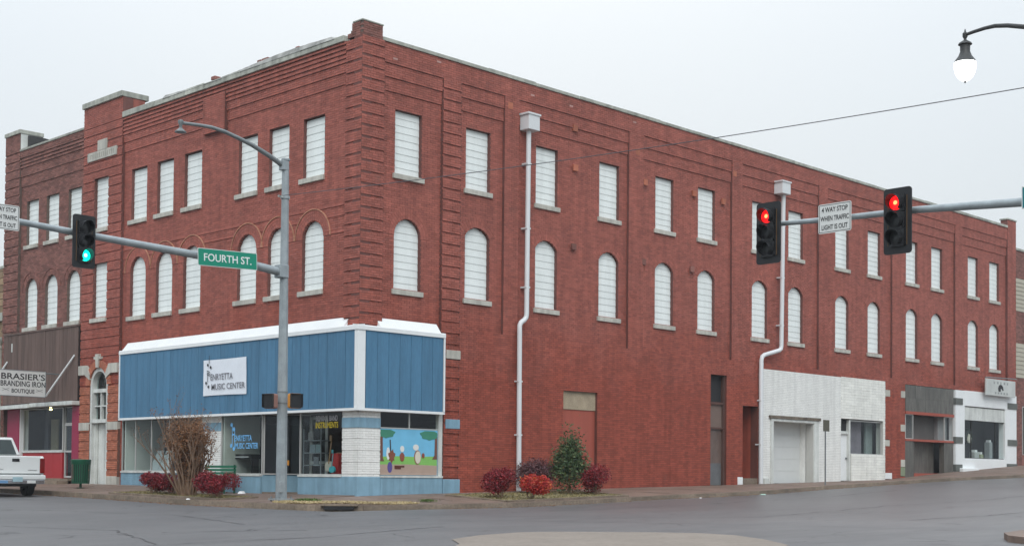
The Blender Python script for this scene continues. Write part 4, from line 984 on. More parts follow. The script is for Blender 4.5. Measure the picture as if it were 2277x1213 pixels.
# ================================================================== LEFT BUILDING
LB = thing('shop_building', 'brown brick three storey building at left with brown board shopfront', 'building', (0, 17.02, 0))
YL = [20.92, 19.18, 17.34]
fl = [Feat(17.02, 22.45, 12.5, 12.9, .03), Feat(17.02, 22.45, 12.9, 13.15, .06), Feat(17.02, 22.45, 13.15, 13.75, .06, dent=.035), Feat(17.02, 22.45, 13.75, 14.3, .1), Feat(22.45, 23.78, -1, 14.6, .12, bands=5, bandoff=.028)]
for y in YL: fl += [Feat(y, y+1.05, 9.98, 11.85), Feat(y, y+1.05, 6.56, 8.58, arch='semi')]
fl += [Feat(17.02, 23.5, -1, 3.35)]
b_, s_ = brickwork(FY, False, 17.02, 23.78, -.4, 13.98, fl, seed=31)
b2, s2 = brickwork(FY, False, 22.45, 23.78, 13.98, 14.75, [], base_off=.12, seed=32)
brick_mesh('brickwork', FY, False, np.concatenate([b_, b2]), [DARK], LB, seed=33); wall_mesh('wall', FY, s_+s2, [DARKM], LB)
for y in YL:
    slat_window(FY, LB, y, y+1.05, 9.98, 11.85, n=9, ov=(.02, .14)); slat_window(FY, LB, y, y+1.05, 6.56, 8.58, arch='semi', n=9, ov=(.02, .14))
m = MB()
for y in YL:
    for k in range(2): ring(m, FY, y+.525, 8.58-.525, .528+k*.112, .633+k*.112, 0, math.pi, -.1, .02+.002*k, 17+3*k)
    ring(m, FY, y+.525, 8.58-.525, .76, .79, 0, math.pi, -.02, .04, 20)
m.build('arch_brick', DARK, LB, kind='stuff')
MB().fbox(FY, 17.02, 22.45, -.3, .14, 13.98, 14.06).build('coping', LIMED, LB); MB().fbox(FY, 22.4, 23.83, -.9, .17, 14.755, 14.92).build('pier_coping', LIMED, LB, bevel=.012)
MB().fbox(FY, 22.46, 23.76, -.85, -.31, 12, 14.75).build('pier_back', DARK, LB); MB().fbox(FY, 22.43, 22.46, -.8, .1, 14.05, 14.75).build('flashing', OLDWH, LB)
q = MB(); q.prism([(.2, 22.44, 14.0), (6, 22.44, 14.0), (6, 22.44, 14.35), (.9, 22.44, 14.7), (.2, 22.44, 14.7)], [(.2, 22.30, 14.0), (6, 22.3, 14.0), (6, 22.3, 14.35), (.9, 22.3, 14.7), (.2, 22.3, 14.7)]); q.build('party_wall', ROOFD, LB)
MB().box(.32, 14, 17.05, 23.7, 3.4, 13.5).build('upper_floors', ROOFD, LB); MB().box(3.5, 14, 17.05, 23.7, -.3, 3.4).build('rear_rooms', DARKIN, LB)
# brown boards
u = 17.10
while u < 23.5:
    MB().fbox(FY, u+.006, min(u+.30, 23.5)-.006, .0, .17+random.uniform(-.006, .006), 3.42+random.uniform(-.01, .01), 6.28+random.uniform(-.02, .02)+.02*(u-17)).build('board', BROWN, LB); u += .30
MB().fbox(FY, 17.08, 23.52, -.02, .15, 3.4, 6.25).build('board_backing', mat('dark board joint', (.03, .022, .02)), LB)
MB().fbox(FY, 17.07, 23.53, -.02, .20, 6.30, 6.37).build('board_capping', BROWN, LB)
MB().fbox(FY, 22.7, 22.8, .17, .176, 5.6, 5.95).build('torn_paper', OLDWH, LB)
q = MB(); q.fbox(FY, 17.03, 20.6, .0, .42, 3.22, 3.38); q.build('awning', OLDWH, LB, bevel=.02); MB().prism([FY(20.6, .0, 3.22), FY(23.6, 0, 3.22), FY(23.6, .75, 3.16), FY(20.6, .5, 3.2)], [FY(20.6, .0, 3.40), FY(23.6, 0, 3.40), FY(23.6, .75, 3.30), FY(20.6, .5, 3.36)]).build('awning', OLDWH, LB)
for px0, py0, px1, py1 in ((166, 789, 102, 880), (17, 804, -30, 870)):
    a = onx(px0, py0, -.18); b = onx(px1, py1, -.6); MB().tube([a, b], .035, 8).build('awning_rod', WHITE, LB)
MB().fbox(FY, 17.05, 17.62, -.3, .10, .2, 3.2).build('magenta_post', MAGENTA, LB, bevel=.01); MB().fbox(FY, 22.15, 23.2, -.3, .10, .2, 3.2).build('magenta_post', MAGENTA, LB, bevel=.01)
MB().fbox(FY, 17.62, 17.68, -.3, .06, .2, 3.2).build('white_jamb', WHITE, LB); MB().fbox(FY, 22.09, 22.15, -.3, .06, .2, 3.2).build('white_jamb', WHITE, LB)
sd_ = pane((.15, 17.70), (.15, 18.62), .40, 2.52, name='glass_door', fw=.07, parent=LB); MB().box(.1, .2, 17.78, 18.55, 1.4, 1.47).build('push_bar', ALU, sd_)
pane((.15, 17.70), (.15, 18.62), 2.53, 3.2, name='transom_light', parent=LB)
pane((.10, 18.66), (.10, 22.08), 1.45, 3.2, fw=.05, parent=LB)
for i in range(9): a = 18.66+i*.38; MB().fbox(FY, a+.004, a+.376, -.3, -.06+random.uniform(-.004, .004), .3, 1.40).build('red_panel', REDP, LB)
MB().fbox(FY, 18.64, 22.1, -.3, -.02, 1.40, 1.455).build('window_sill', OLDWH, LB)
for (a, b, z0, z1, mm) in ((19.6, 20.3, 1.4, 3.2, CURT), (20.9, 21.5, 1.4, 2.8, TANC), (18.7, 18.95, 1.4, 3.2, TANC), (21.75, 22.05, 1.4, 3.2, CURT)): MB().box(1.0, 1.06, a, b, z0, z1).build('curtain', mm, LB)
MB().box(.3, 3.5, 17.1, 23.6, -.1, .38).build('shop_floor', DARKIN, LB)
MB().fbox(FY, 17.1, 23.6, -.3, .95, -.1, ip(20, BL)+.08).build('entry_step', KERB, LB)
MB().fbox(FY, 17.1, 23.6, -.3, .5, -.1, ip(20, BL)+.17).build('entry_step', KERB, LB)
t = thing('hanging_lamp', 'small lit yellow bulb lamp hanging inside the left shop window', 'lamp', onx(113, 908, .9)); p = t.location.copy()
q = MB(); q.lathe([(0, -.07), (.06, -.04), (.07, .0), (.05, .05), (0, .07)], tuple(p), 'z', 12); q.build('bulb', lamp_mat('warm bulb', (1, .85, .35), 9), t, smooth=True); MB().tube([p+Vector((0, 0, .07)), Vector((p.x, p.y, 3.35))], .008, 5).build('cord', INK, t)
# projecting sign
bs = thing('projecting_sign', "white shop sign reading BRASIER'S BRANDING IRON BOUTIQUE above the awning", 'sign', (-1.8, 18.6, 3.5))
ys_ = 18.6; a = ony(0, 850, ys_); b = ony(100, 855, ys_); zt = ony(100, 827, ys_).z; zb = ony(100, 882, ys_).z; xl, xr_ = a.x-.03, b.x
MB().box(xl-.02, xr_, ys_-.03, ys_+.03, zb, zt).build('sign_board', SIGWH, bs, bevel=.006)
xR = Vector((1, 0, 0)); H = zt-zb; cx = (xl+xr_)/2; Wd = xr_-xl
q = MB(); q.box(xl-.03, xr_+.01, ys_-.04, ys_+.04, zt, zt+.02); q.box(xl-.03, xr_+.01, ys_-.04, ys_+.04, zb-.02, zb); q.box(xr_, xr_+.02, ys_-.04, ys_+.04, zb, zt); q.build('sign_frame', GALV, bs)
for s, zf, hh, ww in (("BRASIER'S", .77, .25, .96), ('BRANDING IRON', .48, .22, .98), ('BOUTIQUE', .18, .19, .50)): text(s, 'lettering', INK, bs, (cx+.02, ys_-.034, zb+zf*H), xR, yU, Wd*ww, H*hh, .003, bold=.015)
q = MB()
for s in (-1, 1):
    c_ = cx+s*Wd*.37
    for a_ in (1, -1): q.prism([(c_-.14, ys_-.032, zb+.23*H-a_*.05), (c_+.14, ys_-.032, zb+.23*H+a_*.05), (c_+.14, ys_-.032, zb+.23*H+a_*.05+.01), (c_-.14, ys_-.032, zb+.23*H-a_*.05+.01)], [(c_-.14, ys_-.035, zb+.23*H-a_*.05), (c_+.14, ys_-.035, zb+.23*H+a_*.05), (c_+.14, ys_-.035, zb+.23*H+a_*.05+.01), (c_-.14, ys_-.035, zb+.23*H-a_*.05+.01)])
q.build('crossed_irons', INK, bs); MB().tube([(xr_, ys_, zt-.05), (.0, ys_, zt-.05)], .025, 8).build('bracket', GALVD, bs)

# ================================================================== far left stone building
SB = thing('stone_building', 'low tan stone and brick building at the far left edge', 'building', (0, 23.85, 0))
b_, s_ = brickwork(FY, False, 23.82, 32, 7.35, 9.25, [], base_off=.0, CHh=.30, L=.55, joint=.03, seed=41); brick_mesh('stone', FY, False, b_, [CREAMB], SB, proud=.03, seed=42); wall_mesh('wall', FY, s_, [DARKM], SB)
b_, s_ = brickwork(FY, False, 23.82, 32, -.4, 7.0, [Feat(24.6, 31, -1, 5.9)], base_off=.0, seed=43); brick_mesh('brickwork', FY, False, b_, [CREAMB], SB, seed=44); wall_mesh('wall', FY, s_, [DARKM], SB)
MB().fbox(FY, 23.8, 32, -.3, .14, 7.0, 7.35).build('cornice', LIMED, SB); MB().fbox(FY, 23.79, 32, -.3, .05, 9.25, 9.36).build('coping', LIMED, SB)
q = MB(); q.lathe([(.30, 0), (.28, 5.7), (.33, 5.75), (.30, 5.85), (.40, 6.0), (.46, 6.1), (.46, 6.2)], (-.1, 24.3, .1), 'z', 16); q.build('column', LIMED, SB, smooth=True)
MB().box(.32, 12, 23.85, 32, .2, 7.3).build('rooms', DARKIN, SB)

# ================================================================== far right building
FB = thing('far_building', 'brown brick building with cream panels at the far right edge', 'building', (44.75, 0, 1.4))
b_, s_ = brickwork(FX, True, 44.75, 58, .6, 12.95, [Feat(44.78, 58, 9.67, 11.45), Feat(44.78, 58, 6.1, 7.97), Feat(45.6, 57, .6, 4.6)], base_off=.0, seed=51)
brick_mesh('brickwork', FX, True, b_, [DARK], FB, seed=52); wall_mesh('wall', FX, s_, [DARKM], FB)
CRP = mat('cream siding', (.42, .39, .31), .6, .05, 1)
for za, zb in ((9.69, 11.45), (6.12, 7.97)):
    n = 8
    for i in range(n):
        z = za+(zb-za)*i/n; MB().prism([FX(44.78, -.1, z), FX(58, -.1, z), FX(58, -.1, z+(zb-za)/n), FX(44.78, -.1, z+(zb-za)/n)], [FX(44.78, .03, z+.008), FX(58, .03, z+.008), FX(58, .005, z+(zb-za)/n), FX(44.78, .005, z+(zb-za)/n)]).build('siding_board', CRP, FB)
MB().fbox(FX, 44.75, 58, -.3, .06, 12.95, 13.06).build('coping', LIMED, FB)
MB().box(44.8, 58, .32, 14, .8, 12.9).build('rooms', ROOFD, FB); pane((45.6, -.0), (57, -.0), 2.0, 4.6, parent=FB, bars=(2, 4, 6, 8, 10)); MB().fbox(FX, 45.6, 57, -.28, .0, .8, 2.0).build('stall_riser', DARK, FB)
# hanging sign
hs = thing('hanging_sign', 'small white sign with a black horse head emblem at the far wall end', 'sign', (43, -.35, 5.9))
a = ony(2191, 840, -.35); b = ony(2256, 840, -.35); z0 = ony(2191, 877, -.35).z; z1 = a.z
MB().box(a.x, b.x, -.40, -.32, z0, z1).build('sign_board', mat('pale sign sheet', (.52, .54, .52)), hs, bevel=.01); MB().tube([(a.x, -.36, z1+.06), (b.x+.2, -.36, z1+.14)], .03, 8).build('bar', GALVD, hs)
q = MB(); cx = (a.x+b.x)/2-.05; cz = (z0+z1)/2-.02
for k in range(5): q.box(cx-.8+k*.38, cx-.68+k*.38+.05*(k % 2), -.405, -.40, z1-.24, z1-.12); q.box(cx-.66+k*.33, cx-.5+k*.33, -.405, -.40, z0+.10, z0+.2)
q.build('worn_lettering', mat('faded grey lettering', (.28, .30, .29)), hs)
P = [(-.25, -.17), (-.30, .0), (-.2, .15), (-.05, .19), (.12, .18), (.26, .08), (.33, -.08), (.22, -.12), (.12, -.03), (.0, -.02), (-.02, -.17)]
MB().prism([(cx+u, -.401, cz+w) for u, w in P], [(cx+u, -.408, cz+w) for u, w in P]).build('emblem', INK, hs)

# ================================================================== signal mast on the corner
PX, PY = -3.15, -.35; pz = walk_z(PX, PY)
base = atd(625, 1107, 39.15); PX, PY = base.x, base.y; pz = walk_z(PX, PY)
mast = thing('signal_mast', 'grey steel corner mast with a long signal arm and curved lamp arm', 'pole', (PX, PY, pz))
topz = onx(632, 358, PX).z
MB().tube([(PX, PY, pz+.05), (PX, PY, topz)], [.165, .098], 8).build('pole', GALV, mast)
MB().tube([(PX, PY, topz), (PX, PY, topz+.05)], [.125, .125], 8).build('pole_cap', GALV, mast)
q = MB(); q.box(PX-.26, PX+.26, PY-.26, PY+.26, pz+.03, pz+.08); q.build('base_plate', GALV, mast)
for sx_ in (-1, 1):
    for sy_ in (-1, 1): MB().tube([(PX+sx_*.2, PY+sy_*.2, pz-.02), (PX+sx_*.2, PY+sy_*.2, pz+.14)], .025, 6).build('bolt', GALVD, mast)
q = MB(); q.box(PX-.20, PX-.1, PY-.21, PY-.12, pz+.25, pz+.55); q.build('access_cover', GALV, mast, bevel=.01)
def arm_pt(px, py): v = ony(px, py, PY); return Vector((v.x, PY, v.z))
A0 = arm_pt(622, 604); A1 = arm_pt(575, 592); A2 = arm_pt(210, 525); A3 = arm_pt(40, 492); A4 = A3+(A3-A2)*.95
MB().tube([A0, A1, A2, A3, A4], [.125, .12, .09, .078, .07], 12).build('signal_arm', GALV, mast, smooth=True)
MB().box(PX-.24, PX+.06, PY-.15, PY+.15, A0.z-.17, A0.z+.2).build('arm_bracket', GALV, mast, bevel=.02)
lp = [arm_pt(*p) for p in ((629, 368), (600, 347), (560, 322), (530, 307), (500, 293), (470, 283), (440, 278), (402, 273))]
MB().tube(lp, [.075, .07, .062, .057, .053, .05, .046, .042], 10).build('lamp_arm', GALVD, mast, smooth=True)
MB().box(PX-.17, PX+.05, PY-.1, PY+.1, lp[0].z-.14, lp[0].z+.14).build('lamp_bracket', GALV, mast, bevel=.02)
L_ = lp[-1]; q = MB(); q.lathe([(.0, .09), (.07, .07), (.08, 0), (.045, -.06), (.04, -.14), (.07, -.17), (.10, -.20), (.155, -.235), (.155, -.26), (.09, -.275), (0, -.275)], tuple(L_), 'z', 16); q.build('lamp_head', GALVD, mast, smooth=True)
zc_ = ony(622, 437, PY).z; MB().tube([(PX, PY, zc_-.04), (PX, PY, zc_+.04)], [.135, .135], 8).build('wire_clamp', GALV, mast); MB().tube([(PX, PY, zc_), (PX-.27, PY-.05, zc_)], .03, 6).build('insulator', OLDWH, mast)
zc_ = ony(625, 877, PY).z
for z in (zc_+.08, zc_-.24): MB().tube([(PX, PY, z-.02), (PX, PY, z+.02)], [.158, .157], 8).build('band_clamp', GALVD, mast)

def rrect(w, h, r, n=4):
    P = []
    for cx_, cy_, a in ((w/2-r, h/2-r, 0), (-w/2+r, h/2-r, 90), (-w/2+r, -h/2+r, 180), (w/2-r, -h/2+r, 270)):
        for k in range(n+1): t = R(a+90*k/n); P.append((cx_+r*math.cos(t), cy_+r*math.sin(t)))
    return P
LENSOFF = mat('unlit lens', (.03, .032, .034), .3, .2)
def signal(p, face, lit, label):
    """three section signal head: p centre, face = unit vector it looks along"""
    f_ = Vector(face); r_ = Vector((-f_.y, f_.x, 0)); M_ = Matrix(((r_.x, -f_.x, 0, p.x), (r_.y, -f_.y, 0, p.y), (0, 0, 1, p.z), (0, 0, 0, 1)))
    t = thing('traffic_light', label, 'traffic light', tuple(p))
    # local: x right as seen by traffic (mirrored), y away from traffic, z up
    q = MB(M_); P = rrect(.62, 1.34, .07); q.prism([(a, .02, b) for a, b in P], [(a, -.004, b) for a, b in P]); q.build('backplate', BLACKP, t)
    q = MB(M_)
    for k in range(3):
        z = .355-.355*k; P = rrect(.345, .348, .04, 3); q.prism([(a, .16, z+b) for a, b in P], [(a, -.06, z+b) for a, b in P])
    q.build('housing', BLACKP, t)
    MB(M_).box(-.215, -.205, -.012, -.004, -.5, .5).build('edge_strip', mat('amber strip', (.16, .085, .03)), t); MB(M_).box(.205, .215, -.012, -.004, -.5, .5).build('edge_strip', MATS['amber strip'], t)
    for k in range(3):
        z = .355-.355*k
        q = MB(M_); n = 16; R1, R2 = .158, .150; vs = []; fs = []
        for j in range(n+1):
            a = R(-55)+R(290)*j/n; dl = -.30 if 10 < math.degrees(a) < 170 else -.30+.0*a
            s_ = math.sin(a); dep = -.16-.14*(s_+1)/2
            for rr in (R1, R2):
                vs.append((rr*math.cos(a), -.06, z+rr*math.sin(a))); vs.append((rr*math.cos(a), dep, z+rr*math.sin(a)))
        for j in range(n):
            b = j*4; c_ = b+4; fs += [(b, b+1, c_+1, c_), (b+2, c_+2, c_+3, b+3), (b+1, b+3, c_+3, c_+1)]
        q.add(vs, fs); q.build('visor', BLACKP, t, recalc=False, smooth=True)
        on = lit == k
        mm = LENSOFF if not on else (lamp_mat('lit red lens', (1, .006, .008), 1.7, (.3, .005, .005)) if k == 0 else lamp_mat('lit green lens', (.0, .85, .62), 1.8, (.0, .4, .3)))
        q = MB(M_); q.lathe([(.0, -.095), (.06, -.09), (.11, -.078), (.147, -.062)], (0, 0, z), 'y', 20); q.build('lens', mm, t, smooth=True, label=('lit %s lens' % ('red' if k == 0 else 'green')) if on else 'unlit dark lens')
        if on:
            q = MB(M_); q.lathe([(.0, -.103), (.025, -.101), (.045, -.096)], (0, 0, z), 'y', 12); q.build('bulb_glow', lamp_mat('glow core', (1, .30, .10) if k == 0 else (.55, 1, .95), 2.5), t, smooth=True)
    MB(M_).box(-.05, .05, .12, .30, -.06, .06).build('bracket', GALVD, t)
    return t
def fourway(c, right, label, w=.80, h=.61):
    c = Vector(c); right = Vector(right); up = Vector((0, 0, 1)); n_ = right.cross(up)
    t = thing('road_sign', label, 'sign', tuple(c)); M_ = Matrix(((right.x, n_.x, 0, c.x), (right.y, n_.y, 0, c.y), (0, 0, 1, c.z), (0, 0, 0, 1)))
    P = rrect(w, h, .04); q = MB(M_); q.prism([(a, -.004, b) for a, b in P], [(a, .004, b) for a, b in P]); q.build('sign_plate', SIGWH, t)
    q = MB(M_); w2, h2 = w/2-.02, h/2-.02
    for a in ((-w2, w2, h2-.012, h2), (-w2, w2, -h2, -h2+.012), (-w2, -w2+.012, -h2, h2), (w2-.012, w2, -h2, h2)): q.box(a[0], a[1], .004, .007, a[2], a[3])
    q.build('sign_border', mat('sign border', (.09, .09, .09)), t)
    for s, z, ww in (('4 WAY STOP', .185, .62), ('WHEN TRAFFIC', .0, .68), ('LIGHT IS OUT', -.185, .62)):
        text(s, 'lettering', INK, t, c+n_*.008+up*z, right, up, ww, .105, .003, bold=.01)
    MB(M_).box(-.03, .03, -.12, -.004, -.15, .15).build('bracket', GALVD, t)
    return t
p = ony(186, 537, PY-.20); signal(Vector((p.x, PY-.22, p.z)), (0, -1, 0), 2, 'traffic light showing green on the left mast arm')
pr_ = arm_pt(38, 487); fourway((pr_.x-.40, PY-.12, pr_.z-.01), (1, 0, 0), 'white four way stop sign cut off by the left edge, on the left mast arm')
# street name sign
a = ony(440, 551, PY-.16); b = ony(572, 562, PY-.16); b2_ = ony(572, 602, PY-.16); a2_ = ony(440, 588, PY-.16)
w = b.x-a.x; zc_ = (a.z+b.z+a2_.z+b2_.z)/4; hgt = (a.z-a2_.z+b.z-b2_.z)/2; cxs = (a.x+b.x)/2
sg = thing('street_sign', 'green street name sign reading FOURTH ST. on the left mast arm', 'street sign', (cxs, PY-.16, zc_))
tilt = math.atan2((b.z+b2_.z-a.z-a2_.z)/2, w); rt_ = Vector((math.cos(tilt), 0, math.sin(tilt))); up_ = Vector((-math.sin(tilt), 0, math.cos(tilt)))
M_ = Matrix(((rt_.x, 0, up_.x, cxs), (0, 1, 0, PY-.16), (rt_.z, 0, up_.z, zc_), (0, 0, 0, 1)))
P = rrect(w, hgt, .03); q = MB(M_); q.prism([(a_, .0, b_) for a_, b_ in P], [(a_, .006, b_) for a_, b_ in P]); q.build('sign_edge', SIGWH, sg)
P = rrect(w-.035, hgt-.035, .025); q = MB(M_); q.prism([(a_, -.003, b_) for a_, b_ in P], [(a_, .001, b_) for a_, b_ in P]); q.build('sign_plate', SGREEN, sg)
text('FOURTH ST.', 'lettering', mat('white sign letters', (.75, .78, .76)), sg, M_ @ Vector((0, -.005, 0)), rt_, up_, w*.80, hgt*.44, .003, bold=.012)
MB(M_).box(-.4, -.34, .006, .12, -.1, .1).build('bracket', GALVD, sg); MB(M_).box(.34, .4, .006, .12, -.1, .1).build('bracket', GALVD, sg)
# pedestrian heads
def ped(px0, px1, py0, py1, yaw, faceM, sideM, label):
    a = atd((px0+px1)/2, (py0+py1)/2, 38.95); t = thing('pedestrian_signal', label, 'pedestrian signal', tuple(a))
    M_ = Matrix.Translation(a) @ Matrix.Rotation(yaw, 4, 'Z')
    P = rrect(.36, .42, .05, 3); q = MB(M_); q.prism([(u_, .11, w_) for u_, w_ in P], [(u_, -.08, w_) for u_, w_ in P]); q.build('housing', sideM, t)
    q = MB(M_); P = rrect(.34, .40, .05, 3); q.prism([(u_, -.10, w_) for u_, w_ in P], [(u_, -.081, w_) for u_, w_ in P]); q.build('face', faceM, t)
    q = MB(M_); q.box(-.18, .18, -.16, -.08, .19, .2); q.box(-.18, -.17, -.16, -.08, -.18, .19); q.box(.17, .18, -.16, -.08, -.18, .19); q.build('hood', BLACKP, t)
    MB(M_).box(-.03, .03, .1, .22, -.03, .03).build('bracket', GALVD, t)
ped(588, 614, 874, 908, R(-70), BLACKP, mat('faded pink housing', (.30, .16, .13)), 'dark pedestrian signal on the left side of the corner mast')
ped(640, 672, 873, 908, R(-15), BLACKP, SIGORG, 'orange sided pedestrian signal on the right side of the corner mast')

# ================================================================== right mast (stands outside the frame) with its arm
XR = -.96; RPY = -24.0; rz = road_z(XR, RPY)+.12
m2_ = thing('signal_mast', 'grey steel arm carrying two red signals across the side street', 'pole', (XR, RPY, rz))
B_ = lambda px, py: Vector((XR, onx(px, py, XR).y, onx(px, py, XR).z))
e0, e1, e2, e3 = B_(1725, 498), B_(1860, 486), B_(2040, 466), B_(2277, 449)
zp = e3.z-.08
MB().tube([e0, e1, e2, e3, (XR, RPY, zp)], [.052, .06, .072, .088, .11], 12).build('signal_arm', GALV, m2_, smooth=True)
MB().tube([(XR, RPY, rz), (XR, RPY, 9.3)], [.165, .10], 8).build('pole', GALV, m2_); MB().box(XR-.26, XR+.26, RPY-.26, RPY+.26, rz, rz+.05).build('base_plate', GALV, m2_)
la = [B_(2146, 78), B_(2165, 71), B_(2190, 63), B_(2212, 58), B_(2240, 57), B_(2277, 60), Vector((XR, -22.6, 9.12)), Vector((XR, RPY, 8.75))]
MB().tube(la, [.032, .034, .036, .04, .043, .046, .055, .07], 10).build('lamp_arm', mat('dark bronze lamp steel', (.045, .045, .045), .5), m2_, smooth=True)
lc = B_(2146, 78); lz = lc.z; BZ = MATS['dark bronze lamp steel']
q = MB(); q.lathe([(.0, .13), (.012, .10), (.02, .06), (.05, .03), (.05, -.03), (.025, -.08), (.03, -.1), (.12, -.16), (.135, -.19), (.10, -.21), (.095, -.33), (.13, -.42), (.19, -.50), (.215, -.55), (.0, -.55)], tuple(lc), 'z', 20); q.build('lamp_hood', BZ, m2_, smooth=True)
q = MB(); q.lathe([(.21, -.552), (.215, -.62), (.19, -.74), (.14, -.84), (.07, -.90), (0, -.915)], tuple(lc), 'z', 20); q.build('lamp_globe', lamp_mat('lit globe', (1, 1, .98), 4, (.9, .9, .9)), m2_, smooth=True)
q = MB(); q.lathe([(0, -.96), (.02, -.94), (.02, -.91)], tuple(lc), 'z', 8); q.build('globe_finial', BZ, m2_)
p = onx(1710, 518, XR-.2); signal(Vector((XR-.22, p.y, p.z)), (-1, 0, 0), 0, 'traffic light showing red at the tip of the right mast arm')
p = onx(1997, 491, XR-.2); signal(Vector((XR-.22, p.y, p.z)), (-1, 0, 0), 0, 'traffic light showing red on the right mast arm nearer its pole')
p0 = onx(1820, 485, XR-.12); p1 = onx(1893, 482, XR-.12)
fourway((XR-.12, (p0.y+p1.y)/2, (p0.z+p1.z)/2), (0, -1, 0), 'white four way stop sign between the two red signals on the right arm', w=abs(p0.y-p1.y), h=.62)
a = onx(2272, 415, XR-.12); b = onx(2272, 465, XR-.12); t = thing('street_sign', 'edge of a blue green street sign at the right edge of the picture', 'street sign', (XR-.12, a.y-.8, (a.z+b.z)/2))
MB().box(XR-.125, XR-.115, a.y-1.6, a.y, b.z, a.z).build('sign_edge', SIGWH, t); MB().box(XR-.13, XR-.126, a.y-1.58, a.y-.02, b.z+.02, a.z-.02).build('sign_plate', mat('blue green sign', (.0, .16, .19), .5), t)
# overhead wire from the corner mast to the upper right
w0 = Vector((PX-.27, PY-.05, ony(622, 437, PY).z)); w1 = atd(2277, 195, 26.5); w2 = w1+(w1-w0)*.35; w2.z = w1.z+.25
wire = MB(); pts = []
for i in range(41):
    t_ = i/40; p = w0.lerp(w1, t_); p.z -= .55*t_*(1-t_); pts.append(p)
for i in range(1, 7): pts.append(w1.lerp(w2, i/6))
wire.tube(pts, .010, 6); ow = wire.build('overhead_wire', mat('dark cable', (.10, .10, .11))); tag(ow, 'dark overhead cable running from the corner mast to the upper right', 'cable')

# parking sign seen from the back
pp = ony(1835, 1082, -3.5); sz_ = walk_z(pp.x, -3.5); zt = ony(1833, 934, -3.5).z; zb = ony(1833, 958, -3.5).z
t = thing('sign_post', 'small grey parking sign on a thin post before the white garage wall', 'sign', (pp.x, -3.5, sz_))
MB().box(pp.x-.02, pp.x+.02, -3.52, -3.48, sz_-.05, zt).build('post', GALVD, t); MB().box(pp.x-.20, pp.x+.24, -3.53, -3.52, zb, zt+.02).build('sign_plate', mat('sign back', (.10, .095, .07)), t)

# ================================================================== bin, bench, truck, litter
bx = onx(179, 1083, -2.3); bz = walk_z(-2.3, bx.y)
t = thing('litter_bin', 'dark green slatted litter bin standing on the pavement by the arched doorway', 'litter bin', (-2.3, bx.y, bz))
MB().lathe([(.30, .16), (.31, .20), (.0, .2)], (-2.3, bx.y, bz), 'z', 20).build('floor_ring', DGREEN, t)
MB().lathe([(.325, .84), (.34, .86), (.35, 1.0), (.32, 1.02), (.29, .98), (.28, .84)], (-2.3, bx.y, bz), 'z', 24).build('rim', DGREEN, t, smooth=True)
MB().lathe([(.25, .2), (.28, .98), (.0, .97)], (-2.3, bx.y, bz), 'z', 20).build('liner', DARKER, t)
MB().tube([(-2.3, bx.y, bz), (-2.3, bx.y, bz+.18)], .045, 8).build('stem', DGREEN, t); MB().tube([(-2.3, bx.y, bz), (-2.3, bx.y, bz+.02)], .14, 12).build('foot', DGREEN, t)
for k in range(26):
    a = 2*math.pi*k/26; ca, sa = math.cos(a), math.sin(a); e = Vector((-sa, ca, 0))*.024; c0 = Vector((-2.3+.30*ca, bx.y+.30*sa, bz+.17)); c1 = Vector((-2.3+.335*ca, bx.y+.335*sa, bz+.87)); n_ = Vector((ca, sa, 0))*.006
    MB().prism([c0-e, c0+e, c1+e, c1-e], [c0-e+n_, c0+e+n_, c1+e+n_, c1-e+n_]).build('slat', DGREEN, t)
# green bench by the pillar
b0 = onx(445, 1040, -.9); b1 = onx(503, 1040, -.9); bz = walk_z(-.9, b1.y); y0, y1 = b1.y, b0.y+.3
t = thing('bench', 'green metal bench against the white brick pillar behind the red bush', 'bench', (-.8, (y0+y1)/2, bz))
for i in range(5): MB().box(-.95+i*.08, -.89+i*.08, y0, y1, bz+.43, bz+.455).build('seat_slat', DGREEN, t)
BGR = mat('bench green', (.01, .15, .08), .4)
for i in range(4): MB().box(-.56+i*.012, -.54+i*.012, y0, y1, bz+.52+i*.11, bz+.60+i*.11).build('back_slat', BGR, t)
for y in (y0+.05, y1-.08):
    q = MB(); q.box(-.95, -.90, y, y+.04, bz-.01, bz+.43); q.box(-.56, -.50, y, y+.04, bz-.01, bz+.95); q.box(-.97, -.5, y, y+.04, bz+.62, bz+.66); q.box(-.97, -.93, y, y+.04, bz+.43, bz+.62); q.build('end_frame', DGREEN, t)

# pickup truck, rear towards the viewer, parked along the kerb
tr_p = onx(95, 1095, -4.5); th = R(85.5)
rc = Vector((-5.58, tr_p.y-.3, road_z(-5.2, tr_p.y)))          # rear bumper centre on the road
tk = thing('pickup_truck', 'white pickup truck parked at the left kerb, seen from behind', 'truck', tuple(rc))
# local: x right (kerb side), y forward, z up
MT_ = Matrix.Translation(rc) @ Matrix.Rotation(th-R(90), 4, 'Z') @ Matrix.Diagonal((1.02, 1.0, 1.12, 1))
def T(): return MB(MT_)
hw = .95
q = T()  # bed
P = [(0, .62), (0, 1.16), (.06, 1.20), (1.95, 1.22), (1.95, .62)]
for s in (-1, 1):
    q.prism([(s*hw, .12+a, b) for a, b in P], [(s*(hw-.10), .12+a, b) for a, b in P])
q.box(-hw+.1, hw-.1, .2, 2.05, .62, .70); q.box(-hw+.1, hw-.1, 1.98, 2.07, .7, 1.22); q.build('bed', TRW, tk, bevel=.02)
tg = T().box(-.80, .80, .06, .13, .68, 1.19).build('tailgate', TRW, tk, bevel=.02)
T().box(-.12, .12, .045, .062, 1.03, 1.12).build('handle', BLACKP, tg, bevel=.02)
text('CHEVROLET', 'lettering', INK, tg, MT_ @ Vector((.55, .054, .78)), MT_.to_3x3() @ Vector((1, 0, 0)), yU, .30, .035, .003); text('SILVERADO', 'lettering', INK, tg, MT_ @ Vector((-.55, .054, .80)), MT_.to_3x3() @ Vector((1, 0, 0)), yU, .30, .035, .003)
